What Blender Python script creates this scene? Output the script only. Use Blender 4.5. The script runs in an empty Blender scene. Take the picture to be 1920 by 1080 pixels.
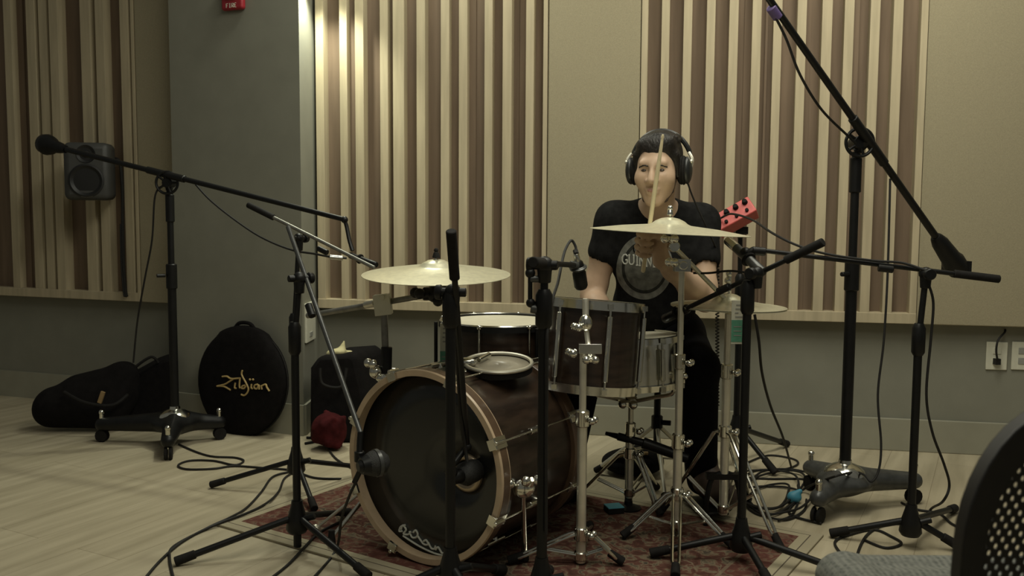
import bpy, bmesh, math, random
import numpy as np
from mathutils import Vector as V, Matrix
from mathutils.bvhtree import BVHTree
random.seed(7)
SC = bpy.context.scene
COL = SC.collection
PI = math.pi

# ------------------------------------------------------------------ camera
FPX, PITCH, ROLL, CAMH = 1715.0, math.atan(140 / 1715.0), 0.006, 1.04
cF = V((0, math.cos(PITCH), -math.sin(PITCH)))
_r0 = V((1, 0, 0)); _u0 = _r0.cross(cF)
cR = _r0 * math.cos(ROLL) + _u0 * math.sin(ROLL)
cU = _u0 * math.cos(ROLL) - _r0 * math.sin(ROLL)
CAM = V((0, 0, CAMH))
cd = bpy.data.cameras.new('camera'); cam = bpy.data.objects.new('camera', cd); COL.objects.link(cam)
m3 = Matrix((cR, cU, -cF)).transposed()
cam.matrix_world = Matrix.Translation(CAM) @ m3.to_4x4()
cd.sensor_width = 36; cd.lens = 36 * FPX / 1920; cd.clip_start = 0.05
cd.dof.use_dof = True; cd.dof.focus_distance = 3.0; cd.dof.aperture_fstop = 5.6
SC.camera = cam

# ------------------------------------------------------------------ world, lights, exposure
SC.view_settings.view_transform = 'Standard'; SC.view_settings.look = 'None'
SC.view_settings.gamma = 1; SC.view_settings.use_curve_mapping = False
SC.view_settings.exposure = 0.0
wd = bpy.data.worlds.new('World'); SC.world = wd; wd.use_nodes = True
wd.node_tree.nodes['Background'].inputs[0].default_value = (0.50, 0.49, 0.41, 1)
wd.node_tree.nodes['Background'].inputs[1].default_value = 0.19

def area(name, loc, target, size, power, col, size_y=None, spread=180):
    d = bpy.data.lights.new(name, 'AREA'); d.energy = power; d.color = col
    d.shape = 'RECTANGLE'; d.size = size; d.size_y = size_y or size; d.spread = math.radians(spread)
    o = bpy.data.objects.new(name, d); COL.objects.link(o); o.location = loc
    o.rotation_euler = (V(target) - V(loc)).to_track_quat('-Z', 'Y').to_euler()
    return o
WARM = (1.0, 0.97, 0.80)
area('ceiling_light_kit', (0.5, 2.3, 2.9), (0.5, 2.6, 0), 1.0, 31, WARM, 1.0)
area('ceiling_light_front', (0.3, 1.0, 2.9), (0.5, 3.4, 0.9), 1.4, 18, WARM, 0.8)
area('ceiling_light_right', (1.4, 3.0, 2.9), (1.5, 4.1, 1.2), 0.6, 16, WARM, 0.6)
area('ceiling_light_wall', (-0.55, 3.95, 2.75), (-0.5, 3.6, 0.5), 0.7, 14, (0.98, 1.0, 0.84), 0.25)
sd = bpy.data.lights.new('wall_lamp_bulb', 'SPOT'); sd.energy = 38; sd.color = (0.97, 1.0, 0.80); sd.spot_size = math.radians(110); sd.spot_blend = 0.7; sd.shadow_soft_size = 0.03
so = bpy.data.objects.new('wall_lamp_bulb', sd); COL.objects.link(so); so.location = (-0.86, 4.22, 2.14)
so.rotation_euler = V((-0.12, 0.03, -1)).to_track_quat('-Z', 'Y').to_euler()

# ------------------------------------------------------------------ pixel helpers (real distances)
def ray(x, y): return cF + cR * ((x - 960) / FPX) - cU * ((y - 540) / FPX)
def P(x, y, Y):
    d = ray(x, y); return CAM + d * (Y / d.y)
def G(x, y, z=0.0):
    d = ray(x, y); return CAM + d * ((z - CAMH) / d.z)
def onplane(x, y, o, n):
    d = ray(x, y); return CAM + d * ((V(o) - CAM).dot(n) / d.dot(n))

# ------------------------------------------------------------------ mesh builder
def frame(ax):
    a = V(ax).normalized()
    t = V((0, 0, 1)) if abs(a.z) < 0.9 else V((1, 0, 0))
    u = t.cross(a).normalized(); return u, a.cross(u), a

def spline(pts, n=8, closed=False):
    pts = [V(p) for p in pts]; out = []; N = len(pts)
    for i in range(N if closed else N - 1):
        if closed: p0, p1, p2, p3 = pts[i - 1], pts[i], pts[(i + 1) % N], pts[(i + 2) % N]
        else: p0, p1, p2, p3 = pts[max(i - 1, 0)], pts[i], pts[i + 1], pts[min(i + 2, N - 1)]
        for k in range(n):
            t = k / n
            out.append(0.5 * ((2 * p1) + (p2 - p0) * t + (2 * p0 - 5 * p1 + 4 * p2 - p3) * t * t + (3 * p1 - p0 - 3 * p2 + p3) * t ** 3))
    if not closed: out.append(pts[-1])
    return out

class MB:
    def __init__(s): s.v = []; s.f = []
    def add(s, vs, fs):
        b = len(s.v); s.v += [V(p) for p in vs]; s.f += [[i + b for i in f] for f in fs]; return s
    def box(s, c, size, R=None):
        c = V(c); h = [x / 2 for x in size]; R = R or Matrix.Identity(3)
        vs = [c + R @ V((h[0] * i, h[1] * j, h[2] * k)) for i in (-1, 1) for j in (-1, 1) for k in (-1, 1)]
        return s.add(vs, [[0, 1, 3, 2], [4, 6, 7, 5], [0, 4, 5, 1], [2, 3, 7, 6], [0, 2, 6, 4], [1, 5, 7, 3]])
    def lathe(s, o, ax, prof, seg=24, caps=True):
        u, v, a = frame(ax); o = V(o); vs = []; fs = []; n = len(prof)
        for k in range(seg):
            t = 2 * PI * k / seg; d = u * math.cos(t) + v * math.sin(t)
            vs += [o + d * r + a * h for r, h in prof]
        for k in range(seg):
            k2 = (k + 1) % seg
            for i in range(n - 1): fs.append([k * n + i, k2 * n + i, k2 * n + i + 1, k * n + i + 1])
        if caps:
            fs.append([k * n for k in range(seg)][::-1]); fs.append([k * n + n - 1 for k in range(seg)])
        return s.add(vs, fs)
    def ringprof(s, o, ax, prof, seg=48):      # closed profile -> hoop
        u, v, a = frame(ax); o = V(o); vs = []; fs = []; n = len(prof)
        for k in range(seg):
            t = 2 * PI * k / seg; d = u * math.cos(t) + v * math.sin(t)
            vs += [o + d * r + a * h for r, h in prof]
        for k in range(seg):
            k2 = (k + 1) % seg
            for i in range(n):
                j = (i + 1) % n; fs.append([k * n + i, k2 * n + i, k2 * n + j, k * n + j])
        return s.add(vs, fs)
    def cyl(s, p0, p1, r0, r1=None, seg=14):
        p0, p1 = V(p0), V(p1); r1 = r0 if r1 is None else r1; L = (p1 - p0).length
        b = min(r0, r1, L) * 0.15
        return s.lathe(p0, p1 - p0, [(r0 - b, 0), (r0, b), (r1, L - b), (r1 - b, L)], seg)
    def tube(s, pts, r, seg=8, closed=False):
        pts = [V(p) for p in pts]; n = len(pts); rs = r if isinstance(r, (list, tuple)) else [r] * n
        vs = []; fs = []; pu = None
        for i in range(n):
            if closed: t = pts[(i + 1) % n] - pts[i - 1]
            else: t = pts[min(i + 1, n - 1)] - pts[max(i - 1, 0)]
            t = t.normalized() if t.length > 1e-9 else V((0, 0, 1))
            if pu is None: u = frame(t)[0]
            else:
                u = pu - t * pu.dot(t)
                u = u.normalized() if u.length > 1e-6 else frame(t)[0]
            pu = u; w = t.cross(u)
            vs += [pts[i] + (u * math.cos(2 * PI * k / seg) + w * math.sin(2 * PI * k / seg)) * rs[i] for k in range(seg)]
        for i in range(n if closed else n - 1):
            j = (i + 1) % n
            for k in range(seg):
                k2 = (k + 1) % seg; fs.append([i * seg + k, i * seg + k2, j * seg + k2, j * seg + k])
        if not closed:
            fs.append(list(range(seg))[::-1]); fs.append([(n - 1) * seg + k for k in range(seg)])
        return s.add(vs, fs)
    def sph(s, c, r, R=None, seg=16, rings=10):
        rr = r if isinstance(r, (tuple, list)) else (r, r, r); R = R or Matrix.Identity(3); c = V(c)
        vs = [c + R @ V((0, 0, rr[2]))]; fs = []
        for i in range(1, rings):
            a = PI * i / rings
            vs += [c + R @ V((rr[0] * math.sin(a) * math.cos(2 * PI * k / seg), rr[1] * math.sin(a) * math.sin(2 * PI * k / seg), rr[2] * math.cos(a))) for k in range(seg)]
        vs.append(c - R @ V((0, 0, rr[2]))); e = len(vs) - 1
        for k in range(seg):
            k2 = (k + 1) % seg
            fs.append([0, 1 + k, 1 + k2]); fs.append([e, 1 + (rings - 2) * seg + k2, 1 + (rings - 2) * seg + k])
            for i in range(rings - 2): fs.append([1 + i * seg + k, 1 + (i + 1) * seg + k, 1 + (i + 1) * seg + k2, 1 + i * seg + k2])
        return s.add(vs, fs)
    def torus(s, c, ax, Rr, r, seg=40, rs=8):
        u, v, a = frame(ax); c = V(c)
        return s.tube([c + (u * math.cos(2 * PI * k / seg) + v * math.sin(2 * PI * k / seg)) * Rr for k in range(seg)], r, rs, True)
    def prism(s, poly, o, u, v, th):
        o, u, v = V(o), V(u), V(v); n = u.cross(v).normalized(); k = len(poly)
        vs = [o + u * x + v * y for x, y in poly] + [o + u * x + v * y + n * th for x, y in poly]
        return s.add(vs, [list(range(k))[::-1], [k + i for i in range(k)]] + [[i, (i + 1) % k, k + (i + 1) % k, k + i] for i in range(k)])
    def build(s, name, mat, parent=None, smooth=True, bevel=0, label=None, angle=40, subsurf=0, solid=0, origin=None):
        off = V((0, 0, 0)); p = parent
        while p is not None: off += p.location; p = p.parent
        if parent is None and origin is not None: off = V(origin)
        me = bpy.data.meshes.new(name)
        me.from_pydata([v - off for v in s.v], [], s.f)
        bm = bmesh.new(); bm.from_mesh(me); bmesh.ops.recalc_face_normals(bm, faces=bm.faces); bm.to_mesh(me); bm.free()
        if smooth:
            for q in me.polygons: q.use_smooth = True
            me.set_sharp_from_angle(angle=math.radians(angle))
        me.materials.append(mat)
        o = bpy.data.objects.new(name, me); COL.objects.link(o)
        if parent is not None: o.parent = parent
        elif origin is not None: o.location = off
        if bevel:
            b = o.modifiers.new('bevel', 'BEVEL'); b.width = bevel; b.segments = 3; b.limit_method = 'ANGLE'; b.angle_limit = math.radians(40)
        if solid:
            b = o.modifiers.new('solid', 'SOLIDIFY'); b.thickness = solid; b.offset = 0
        if subsurf:
            b = o.modifiers.new('sub', 'SUBSURF'); b.levels = subsurf; b.render_levels = subsurf
        if label: o['label'] = label
        return o

def tagit(o, label, cat, group=None):
    o['label'] = label; o['category'] = cat
    if group: o['group'] = group
    return o
def thing(name, label, cat, loc, group=None):
    o = bpy.data.objects.new(name, None); COL.objects.link(o); o.location = V(loc); o.empty_display_size = 0.05
    return tagit(o, label, cat, group)
def solo(name, mb, mat, label, cat, group=None, **kw):
    zs = [p.z for p in mb.v]; c = sum(mb.v, V()) / len(mb.v)
    return tagit(mb.build(name, mat, None, origin=(c.x, c.y, min(zs)), **kw), label, cat, group)
def struct(name, mb, mat, **kw):
    o = mb.build(name, mat, None, **kw); o['kind'] = 'structure'; return o

# ------------------------------------------------------------------ materials
def mat(name, col, rough=0.6, metal=0.0, var=0.0, scale=30.0, bump=0.0, bscale=None, spec=0.5, col2=None, stretch=(1, 1, 1), coat=0):
    m = bpy.data.materials.new(name); m.use_nodes = True; nt = m.node_tree; b = nt.nodes['Principled BSDF']
    b.inputs['Base Color'].default_value = (*col, 1); b.inputs['Roughness'].default_value = rough; b.inputs['Metallic'].default_value = metal
    b.inputs['Specular IOR Level'].default_value = spec; b.inputs['Coat Weight'].default_value = coat; b.inputs['Coat Roughness'].default_value = 0.1
    tc = nt.nodes.new('ShaderNodeTexCoord'); mp = nt.nodes.new('ShaderNodeMapping'); mp.inputs['Scale'].default_value = stretch
    nt.links.new(tc.outputs['Object'], mp.inputs['Vector'])
    if var or col2:
        n = nt.nodes.new('ShaderNodeTexNoise'); n.inputs['Scale'].default_value = scale; n.inputs['Detail'].default_value = 5
        nt.links.new(mp.outputs[0], n.inputs['Vector'])
        r = nt.nodes.new('ShaderNodeValToRGB'); c2 = col2 or tuple(c * (1 - var) for c in col)
        r.color_ramp.elements[0].color = (*c2, 1); r.color_ramp.elements[0].position = 0.35
        r.color_ramp.elements[1].color = (*[min(1, c * (1 + var * 0.5)) for c in col], 1); r.color_ramp.elements[1].position = 0.65
        nt.links.new(n.outputs['Fac'], r.inputs[0]); nt.links.new(r.outputs[0], b.inputs['Base Color'])
    if bump:
        n2 = nt.nodes.new('ShaderNodeTexNoise'); n2.inputs['Scale'].default_value = bscale or scale * 4; n2.inputs['Detail'].default_value = 3
        nt.links.new(mp.outputs[0], n2.inputs['Vector'])
        bp = nt.nodes.new('ShaderNodeBump'); bp.inputs['Strength'].default_value = bump; bp.inputs['Distance'].default_value = 0.004
        nt.links.new(n2.outputs['Fac'], bp.inputs['Height']); nt.links.new(bp.outputs[0], b.inputs['Normal'])
    return m
M = {}
M['chrome'] = mat('chrome', (0.72, 0.71, 0.64), 0.18, 1.0, 0.08, 20)
M['chrome_satin'] = mat('satin_chrome', (0.74, 0.71, 0.60), 0.38, 0.75, 0.1, 20)
M['black_metal'] = mat('black_metal', (0.006, 0.006, 0.006), 0.42, 0.0, 0.2, 40, spec=0.3)
M['grey_metal'] = mat('grey_metal', (0.07, 0.072, 0.07), 0.35, 0.3, 0.2, 40)
M['steel'] = mat('dull_steel', (0.22, 0.215, 0.19), 0.38, 0.6, 0.2, 40)
M['rubber'] = mat('rubber', (0.012, 0.011, 0.010), 0.8, 0, 0.2, 60, spec=0.2)
M['cable'] = mat('cable_rubber', (0.014, 0.013, 0.012), 0.6, 0, 0.2, 60, spec=0.3)
M['wall'] = mat('painted_wall', (0.235, 0.232, 0.188), 0.85, 0, 0.05, 8, 0.05, 200, spec=0.2)
M['base'] = mat('baseboard_paint', (0.30, 0.29, 0.225), 0.7, 0, 0.05, 10, spec=0.3)
M['fabric'] = mat('beige_fabric', (0.335, 0.295, 0.20), 0.95, 0, 0.10, 240, 0.25, 500, spec=0.1)
M['slat'] = mat('pale_slat_wood', (0.47, 0.40, 0.27), 0.6, 0, 0.12, 6, spec=0.25, stretch=(6, 6, 0.5))
M['well'] = mat('brown_well_wood_shaded', (0.18, 0.130, 0.090), 0.7, 0, 0.15, 6, spec=0.2, stretch=(5, 5, 0.4))  # brown wood darkened in colour to add the shade inside the recesses
M['drumwood'] = mat('dark_walnut', (0.033, 0.020, 0.013), 0.30, 0, 0.5, 7, spec=0.5, stretch=(1.2, 1.2, 7), coat=0.2)
M['maple'] = mat('maple_hoop', (0.52, 0.39, 0.26), 0.4, 0, 0.15, 14, spec=0.4, coat=0.2)
M['hoopdark'] = mat('walnut_hoop', (0.10, 0.060, 0.035), 0.35, 0, 0.3, 14, coat=0.2)
M['headblack'] = mat('black_drum_film', (0.012, 0.013, 0.012), 0.24, 0, 0.1, 5, spec=0.6)
M['headwhite'] = mat('coated_head', (0.62, 0.58, 0.45), 0.5, 0, 0.05, 30)
M['headclear'] = mat('tom_head', (0.30, 0.27, 0.21), 0.3, 0, 0.1, 20)
M['bronze'] = mat('cymbal_bronze', (0.80, 0.77, 0.57), 0.33, 0.6, 0.1, 60)
M['bag'] = mat('black_nylon', (0.006, 0.005, 0.005), 0.9, 0, 0.3, 30, 0.3, 300, spec=0.15)
M['gold'] = mat('gold_print', (0.42, 0.30, 0.12), 0.6, 0, 0.1, 50)
M['goldtag_and_highlight'] = mat('gold_tag_and_highlight', (0.30, 0.20, 0.09), 0.6, 0, 0.1, 50)
M['redcloth'] = mat('dark_red_cloth', (0.05, 0.008, 0.009), 0.9, 0, 0.4, 25, 0.4, 60, spec=0.1)
M['yellow'] = mat('pale_yellow_cloth', (0.55, 0.50, 0.28), 0.9, 0, 0.1, 40)
M['white'] = mat('white_plastic', (0.62, 0.61, 0.50), 0.5, 0, 0.05, 40)
M['green'] = mat('green_print', (0.10, 0.30, 0.20), 0.5, 0, 0.1, 80)
M['printgrey'] = mat('grey_print', (0.30, 0.30, 0.27), 0.6, 0, 0.1, 80)
M['red'] = mat('red_plastic', (0.56, 0.10, 0.09), 0.45, 0, 0.08, 30)
M['firered'] = mat('alarm_red', (0.32, 0.02, 0.03), 0.4, 0, 0.1, 30)
M['blue'] = mat('blue_plastic', (0.07, 0.30, 0.42), 0.5, 0, 0.08, 30)
M['brightblue'] = mat('bright_blue_lid', (0.13, 0.46, 0.58), 0.5, 0, 0.08, 30)
M['purple'] = mat('purple_tape', (0.12, 0.08, 0.22), 0.6, 0, 0.08, 30)
M['skin'] = mat('skin', (0.47, 0.325, 0.225), 0.5, 0, 0.08, 25, spec=0.35)
M['lip'] = mat('lip', (0.36, 0.17, 0.13), 0.5, 0, 0.05, 25)
M['eye'] = mat('eye', (0.05, 0.035, 0.03), 0.25, 0, 0.05, 25)
M['hair'] = mat('black_hair', (0.014, 0.011, 0.009), 0.5, 0, 0.4, 60, 0.8, 160, spec=0.35, stretch=(1, 0.2, 0.5))
M['stubble_and_jaw_shade'] = mat('stubble_and_jaw_shade', (0.06, 0.036, 0.024), 0.8, 0, 0.3, 200)
M['pants'] = mat('black_denim', (0.005, 0.005, 0.006), 0.95, 0, 0.2, 60, spec=0.1)
M['shoe'] = mat('brown_shoe', (0.065, 0.042, 0.033), 0.55, 0, 0.3, 30)
M['phones'] = mat('headphone_plastic', (0.014, 0.015, 0.015), 0.4, 0, 0.2, 40)
M['stick'] = mat('stick_wood', (0.64, 0.55, 0.36), 0.5, 0, 0.1, 20)
M['speaker'] = mat('speaker_grey', (0.045, 0.045, 0.042), 0.55, 0, 0.1, 30)
M['cone'] = mat('speaker_cone', (0.006, 0.006, 0.006), 0.5, 0, 0.1, 30)
M['chairblack'] = mat('chair_black', (0.010, 0.008, 0.006), 0.6, 0, 0.2, 40)
M['whitemark'] = mat('white_print', (0.55, 0.56, 0.50), 0.5, 0, 0.1, 80)
M['copper'] = mat('port_ring', (0.42, 0.34, 0.24), 0.28, 0.8, 0.1, 40)
M['foam'] = mat('mic_foam', (0.02, 0.02, 0.019), 0.7, 0, 0.3, 120, 0.5, 400)
M['lamp'] = mat('lamp_housing', (0.5, 0.5, 0.45), 0.4, 0, 0.05, 20)

def nodemat(name, rough):
    m = bpy.data.materials.new(name); m.use_nodes = True; nt = m.node_tree
    b = nt.nodes['Principled BSDF']; b.inputs['Roughness'].default_value = rough
    tc = nt.nodes.new('ShaderNodeTexCoord'); return m, nt, b, tc
def ramp(nt, fac, stops, const=False):
    r = nt.nodes.new('ShaderNodeValToRGB'); e = r.color_ramp.elements
    while len(e) < len(stops): e.new(0.5)
    for q, (p, c) in zip(e, stops): q.position = p; q.color = (*c, 1)
    if const: r.color_ramp.interpolation = 'CONSTANT'
    nt.links.new(fac, r.inputs[0]); return r.outputs[0]
def math_n(nt, op, a, b=None):
    n = nt.nodes.new('ShaderNodeMath'); n.operation = op
    for i, q in enumerate((a, b)):
        if q is None: continue
        if isinstance(q, (int, float)): n.inputs[i].default_value = q
        else: nt.links.new(q, n.inputs[i])
    return n.outputs[0]
def mixc(nt, fac, a, b, mode='MIX'):
    n = nt.nodes.new('ShaderNodeMix'); n.data_type = 'RGBA'; n.blend_type = mode
    for s, q in ((0, fac), (6, a), (7, b)):
        if isinstance(q, (int, float)): n.inputs[s].default_value = q
        elif isinstance(q, tuple): n.inputs[s].default_value = (*q, 1)
        else: nt.links.new(q, n.inputs[s])
    return n.outputs[2]
# floor planks
m, nt, b, tc = nodemat('floor_planks', 0.42)
mp = nt.nodes.new('ShaderNodeMapping'); mp.inputs['Rotation'].default_value = (0, 0, math.radians(-62)); nt.links.new(tc.outputs['Object'], mp.inputs[0])
br = nt.nodes.new('ShaderNodeTexBrick'); br.inputs['Scale'].default_value = 1.0; br.inputs['Brick Width'].default_value = 1.2; br.inputs['Row Height'].default_value = 0.19
br.inputs['Mortar Size'].default_value = 0.0012; br.inputs['Color1'].default_value = (0.42, 0.365, 0.255, 1); br.inputs['Color2'].default_value = (0.50, 0.44, 0.315, 1); br.inputs['Mortar'].default_value = (0.30, 0.25, 0.17, 1)
nt.links.new(mp.outputs[0], br.inputs['Vector'])
mp2 = nt.nodes.new('ShaderNodeMapping'); mp2.inputs['Scale'].default_value = (1.0, 10, 1); nt.links.new(mp.outputs[0], mp2.inputs[0])
ns = nt.nodes.new('ShaderNodeTexNoise'); ns.inputs['Scale'].default_value = 2.2; ns.inputs['Detail'].default_value = 6; nt.links.new(mp2.outputs[0], ns.inputs['Vector'])
g = ramp(nt, ns.outputs['Fac'], [(0.3, (0.78, 0.77, 0.74)), (0.7, (1.08, 1.08, 1.08))])
nt.links.new(mixc(nt, 1.0, br.outputs['Color'], g, 'MULTIPLY'), b.inputs['Base Color']); M['floor'] = m
# rug: u,v in metres from the rug's own corner
RUG_U, RUG_V, RUG_L, RUG_W = V((0.839, -0.545, 0)), V((0.545, 0.839, 0)), 1.72, 1.03
RUG_O = V((-0.988, 2.967, 0))
m, nt, b, tc = nodemat('oriental_rug', 0.95); b.inputs['Specular IOR Level'].default_value = 0.1
sp = nt.nodes.new('ShaderNodeSeparateXYZ'); nt.links.new(tc.outputs['Generated'], sp.inputs[0])
mp = nt.nodes.new('ShaderNodeMapping'); mp.inputs['Rotation'].default_value = (0, 0, math.radians(33)); nt.links.new(tc.outputs['Object'], mp.inputs[0])
s2 = nt.nodes.new('ShaderNodeSeparateXYZ'); nt.links.new(mp.outputs[0], s2.inputs[0])
du = math_n(nt, 'SUBTRACT', RUG_L / 2, math_n(nt, 'ABSOLUTE', s2.outputs[0])); dv = math_n(nt, 'SUBTRACT', RUG_W / 2, math_n(nt, 'ABSOLUTE', s2.outputs[1]))
de = math_n(nt, 'MINIMUM', du, dv)
vo = nt.nodes.new('ShaderNodeTexVoronoi'); vo.inputs['Scale'].default_value = 22; nt.links.new(mp.outputs[0], vo.inputs['Vector'])
n1 = nt.nodes.new('ShaderNodeTexNoise'); n1.inputs['Scale'].default_value = 26; n1.inputs['Detail'].default_value = 3; n1.inputs['Distortion'].default_value = 1.2; nt.links.new(mp.outputs[0], n1.inputs['Vector'])
field = ramp(nt, n1.outputs['Fac'], [(0.0, (0.03, 0.018, 0.014)), (0.40, (0.085, 0.040, 0.030)), (0.50, (0.125, 0.058, 0.044)), (0.57, (0.19, 0.15, 0.10)), (0.66, (0.07, 0.055, 0.042))])
bands = ramp(nt, de, [(0.0, (0.34, 0.30, 0.21)), (0.028, (0.10, 0.08, 0.06)), (0.034, (0.36, 0.32, 0.22)), (0.06, (0.13, 0.045, 0.036)), (0.16, (0.20, 0.16, 0.11)), (0.17, (0.5, 0.5, 0.5))], True)
edge = ramp(nt, de, [(0.0, (1, 1, 1)), (0.06, (0.35, 0.35, 0.35)), (0.16, (0.6, 0.6, 0.6)), (0.17, (0, 0, 0))], True)
nt.links.new(mixc(nt, edge, field, bands), b.inputs['Base Color'])
bp = nt.nodes.new('ShaderNodeBump'); bp.inputs['Strength'].default_value = 0.4; n3 = nt.nodes.new('ShaderNodeTexNoise'); n3.inputs['Scale'].default_value = 300
nt.links.new(tc.outputs['Object'], n3.inputs['Vector']); nt.links.new(n3.outputs['Fac'], bp.inputs['Height']); nt.links.new(bp.outputs[0], b.inputs['Normal']); M['rug'] = m

def fz(x, y):
    d = V((x, y, 0)) - RUG_O; a, c = d.dot(RUG_U), d.dot(RUG_V)
    return 0.008 if -0.005 < a < RUG_L + 0.005 and -0.005 < c < RUG_W + 0.005 else 0.0
def onf(px, py):
    p = G(px, py); p.z = fz(p.x, p.y); return p

# ================================================================== SETTING
struct('floor', MB().box((0, 2.6, -0.05), (12, 9, 0.1)), M['floor'], smooth=False)
BW_A, BW_B = V((0.381, 4.241, 0)), V((1.939, 3.941, 0))
bd = (BW_B - BW_A).normalized(); bn = V((bd.y, -bd.x, 0)); bn = bn if bn.y < 0 else -bn
def wallbox(mb, o, d, n, x0, x1, y0, y1, z0, z1):   # along d, y0..y1 = distance in front of the plane
    vs = [V(o) + d * x + n * y + V((0, 0, z)) for x in (x0, x1) for y in (y0, y1) for z in (z0, z1)]
    return mb.add(vs, [[0, 1, 3, 2], [4, 6, 7, 5], [0, 4, 5, 1], [2, 3, 7, 6], [0, 2, 6, 4], [1, 5, 7, 3]])
def ws(px, py, o, d, n, off=0.0):    # distance along a wall where a pixel's ray meets it
    p = onplane(px, py, V(o) + n * off, n); return (p - V(o)).dot(d)
xl = (V((-0.955, 4.497, 0)) - BW_A).dot(bd) - 0.25
struct('wall_back', wallbox(MB(), BW_A, bd, bn, xl, 4.0, -0.12, -0.015, 0, 3.0), M['wall'], smooth=False)
struct('baseboard_back', wallbox(MB(), BW_A, bd, bn, xl, 4.0, -0.015, 0, 0, 0.145), M['base'], smooth=False, bevel=0.004)
# pillar
PL, PR, PB, PBL = V((-1.66, 4.49, 0)), V((-0.967, 4.2, 0)), V((-0.955, 4.62, 0)), V((-1.66, 5.0, 0))
struct('wall_pillar', MB().prism([(p.x, p.y) for p in (PL, PR, PB, PBL)], (0, 0, 0), (1, 0, 0), (0, 1, 0), 3.0), M['wall'], smooth=False)
pd_ = (PR - PL).normalized(); pn = V((pd_.y, -pd_.x, 0)); plen = (PR - PL).length
mb = wallbox(MB(), PL, pd_, pn, 0.0, plen + 0.006, 0, 0.012, 0, 0.145)
wallbox(mb, PR, (PB - PR).normalized(), V((1, 0.03, 0)).normalized(), 0, 0.28, 0, 0.012, 0, 0.145)
struct('baseboard_pillar', mb, M['base'], smooth=False)
# left wall
LW_A, LW_B = V((-1.71, 4.62, 0)), V((-2.8, 5.0, 0))
ld = (LW_A - LW_B).normalized(); ln = V((ld.y, -ld.x, 0)); ln = ln if ln.y < 0 else -ln
struct('wall_left', wallbox(MB(), LW_A, ld, ln, -4.2, 0.15, -0.17, -0.07, 0, 3.0), M['wall'], smooth=False)
struct('baseboard_left', wallbox(MB(), LW_A, ld, ln, -4.2, 0.03, -0.07, -0.055, 0, 0.145), M['base'], smooth=False)

def slat_panel(label, o, d, n, off, edges, lights, z0, z1, depth, frame_w, seed, left_open=False):
    rnd = random.Random(seed)
    xa, xb = ws(edges[0], 180, o, d, n, off), ws(edges[1], 180, o, d, n, off)
    c = V(o) + d * (xa + xb) / 2 + n * (off - depth / 2)
    t = thing('acoustic_panel', label, 'wall panel', (c.x, c.y, z0))
    fr = MB()
    if not left_open: wallbox(fr, o, d, n, xa, xa + frame_w, off - depth, off, z0, z1)
    wallbox(fr, o, d, n, xb - frame_w, xb, off - depth, off, z0, z1)
    wallbox(fr, o, d, n, xa, xb, off - depth, off + 0.004, z0 - 0.0, z0 + 0.045)
    wallbox(fr, o, d, n, xa, xb, off - depth, off + 0.004, z1, z1 + 0.045)
    fr.build('frame', M['slat'], t, smooth=False, bevel=0.002)
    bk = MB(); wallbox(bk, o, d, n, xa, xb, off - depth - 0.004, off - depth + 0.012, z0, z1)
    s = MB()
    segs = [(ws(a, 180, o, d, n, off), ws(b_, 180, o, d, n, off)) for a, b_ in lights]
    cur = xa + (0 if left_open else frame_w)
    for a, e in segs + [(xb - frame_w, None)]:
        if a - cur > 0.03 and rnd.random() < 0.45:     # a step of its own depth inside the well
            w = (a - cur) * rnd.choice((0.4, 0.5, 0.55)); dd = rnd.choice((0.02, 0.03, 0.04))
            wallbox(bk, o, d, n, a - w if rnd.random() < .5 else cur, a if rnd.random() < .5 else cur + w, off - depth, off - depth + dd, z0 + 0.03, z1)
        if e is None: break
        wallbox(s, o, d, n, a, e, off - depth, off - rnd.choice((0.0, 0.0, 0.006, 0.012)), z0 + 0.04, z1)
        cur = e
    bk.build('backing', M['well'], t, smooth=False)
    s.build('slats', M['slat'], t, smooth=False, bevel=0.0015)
    return t
PZ0, PZ1 = 0.575, 2.5
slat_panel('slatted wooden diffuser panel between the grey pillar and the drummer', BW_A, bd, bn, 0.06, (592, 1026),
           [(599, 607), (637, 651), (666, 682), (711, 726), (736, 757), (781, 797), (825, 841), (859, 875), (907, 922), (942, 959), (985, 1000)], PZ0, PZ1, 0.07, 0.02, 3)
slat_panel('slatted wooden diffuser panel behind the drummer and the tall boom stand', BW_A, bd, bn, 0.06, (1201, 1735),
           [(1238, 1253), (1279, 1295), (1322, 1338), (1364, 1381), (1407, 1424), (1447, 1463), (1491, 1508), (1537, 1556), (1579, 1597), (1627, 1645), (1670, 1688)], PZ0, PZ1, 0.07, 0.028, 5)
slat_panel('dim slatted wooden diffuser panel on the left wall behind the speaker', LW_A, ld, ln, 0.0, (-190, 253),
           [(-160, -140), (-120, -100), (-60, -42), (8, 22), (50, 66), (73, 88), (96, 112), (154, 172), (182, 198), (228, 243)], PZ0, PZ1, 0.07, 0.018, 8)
def fabric_panel(label, o, d, n, off, x0, x1):
    mb = wallbox(MB(), o, d, n, x0, x1, off - 0.07, off, PZ0 - 0.002, PZ1 + 0.04)
    return solo('fabric_panel', mb, M['fabric'], label, 'wall panel', smooth=False, bevel=0.004)
fabric_panel('flat beige fabric panel between the two slatted panels on the back wall', BW_A, bd, bn, 0.055, ws(1027, 180, BW_A, bd, bn, .06) + .001, ws(1200, 180, BW_A, bd, bn, .06) - .001)
fabric_panel('wide flat beige fabric panel at far right above the outlets', BW_A, bd, bn, 0.055, ws(1736, 180, BW_A, bd, bn, .06) + .001, 3.9)
fabric_panel('narrow flat beige fabric panel between left slatted panel and grey pillar', LW_A, ld, ln, -0.003, ws(254, 180, LW_A, ld, ln) + .001, 0.02)

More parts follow.
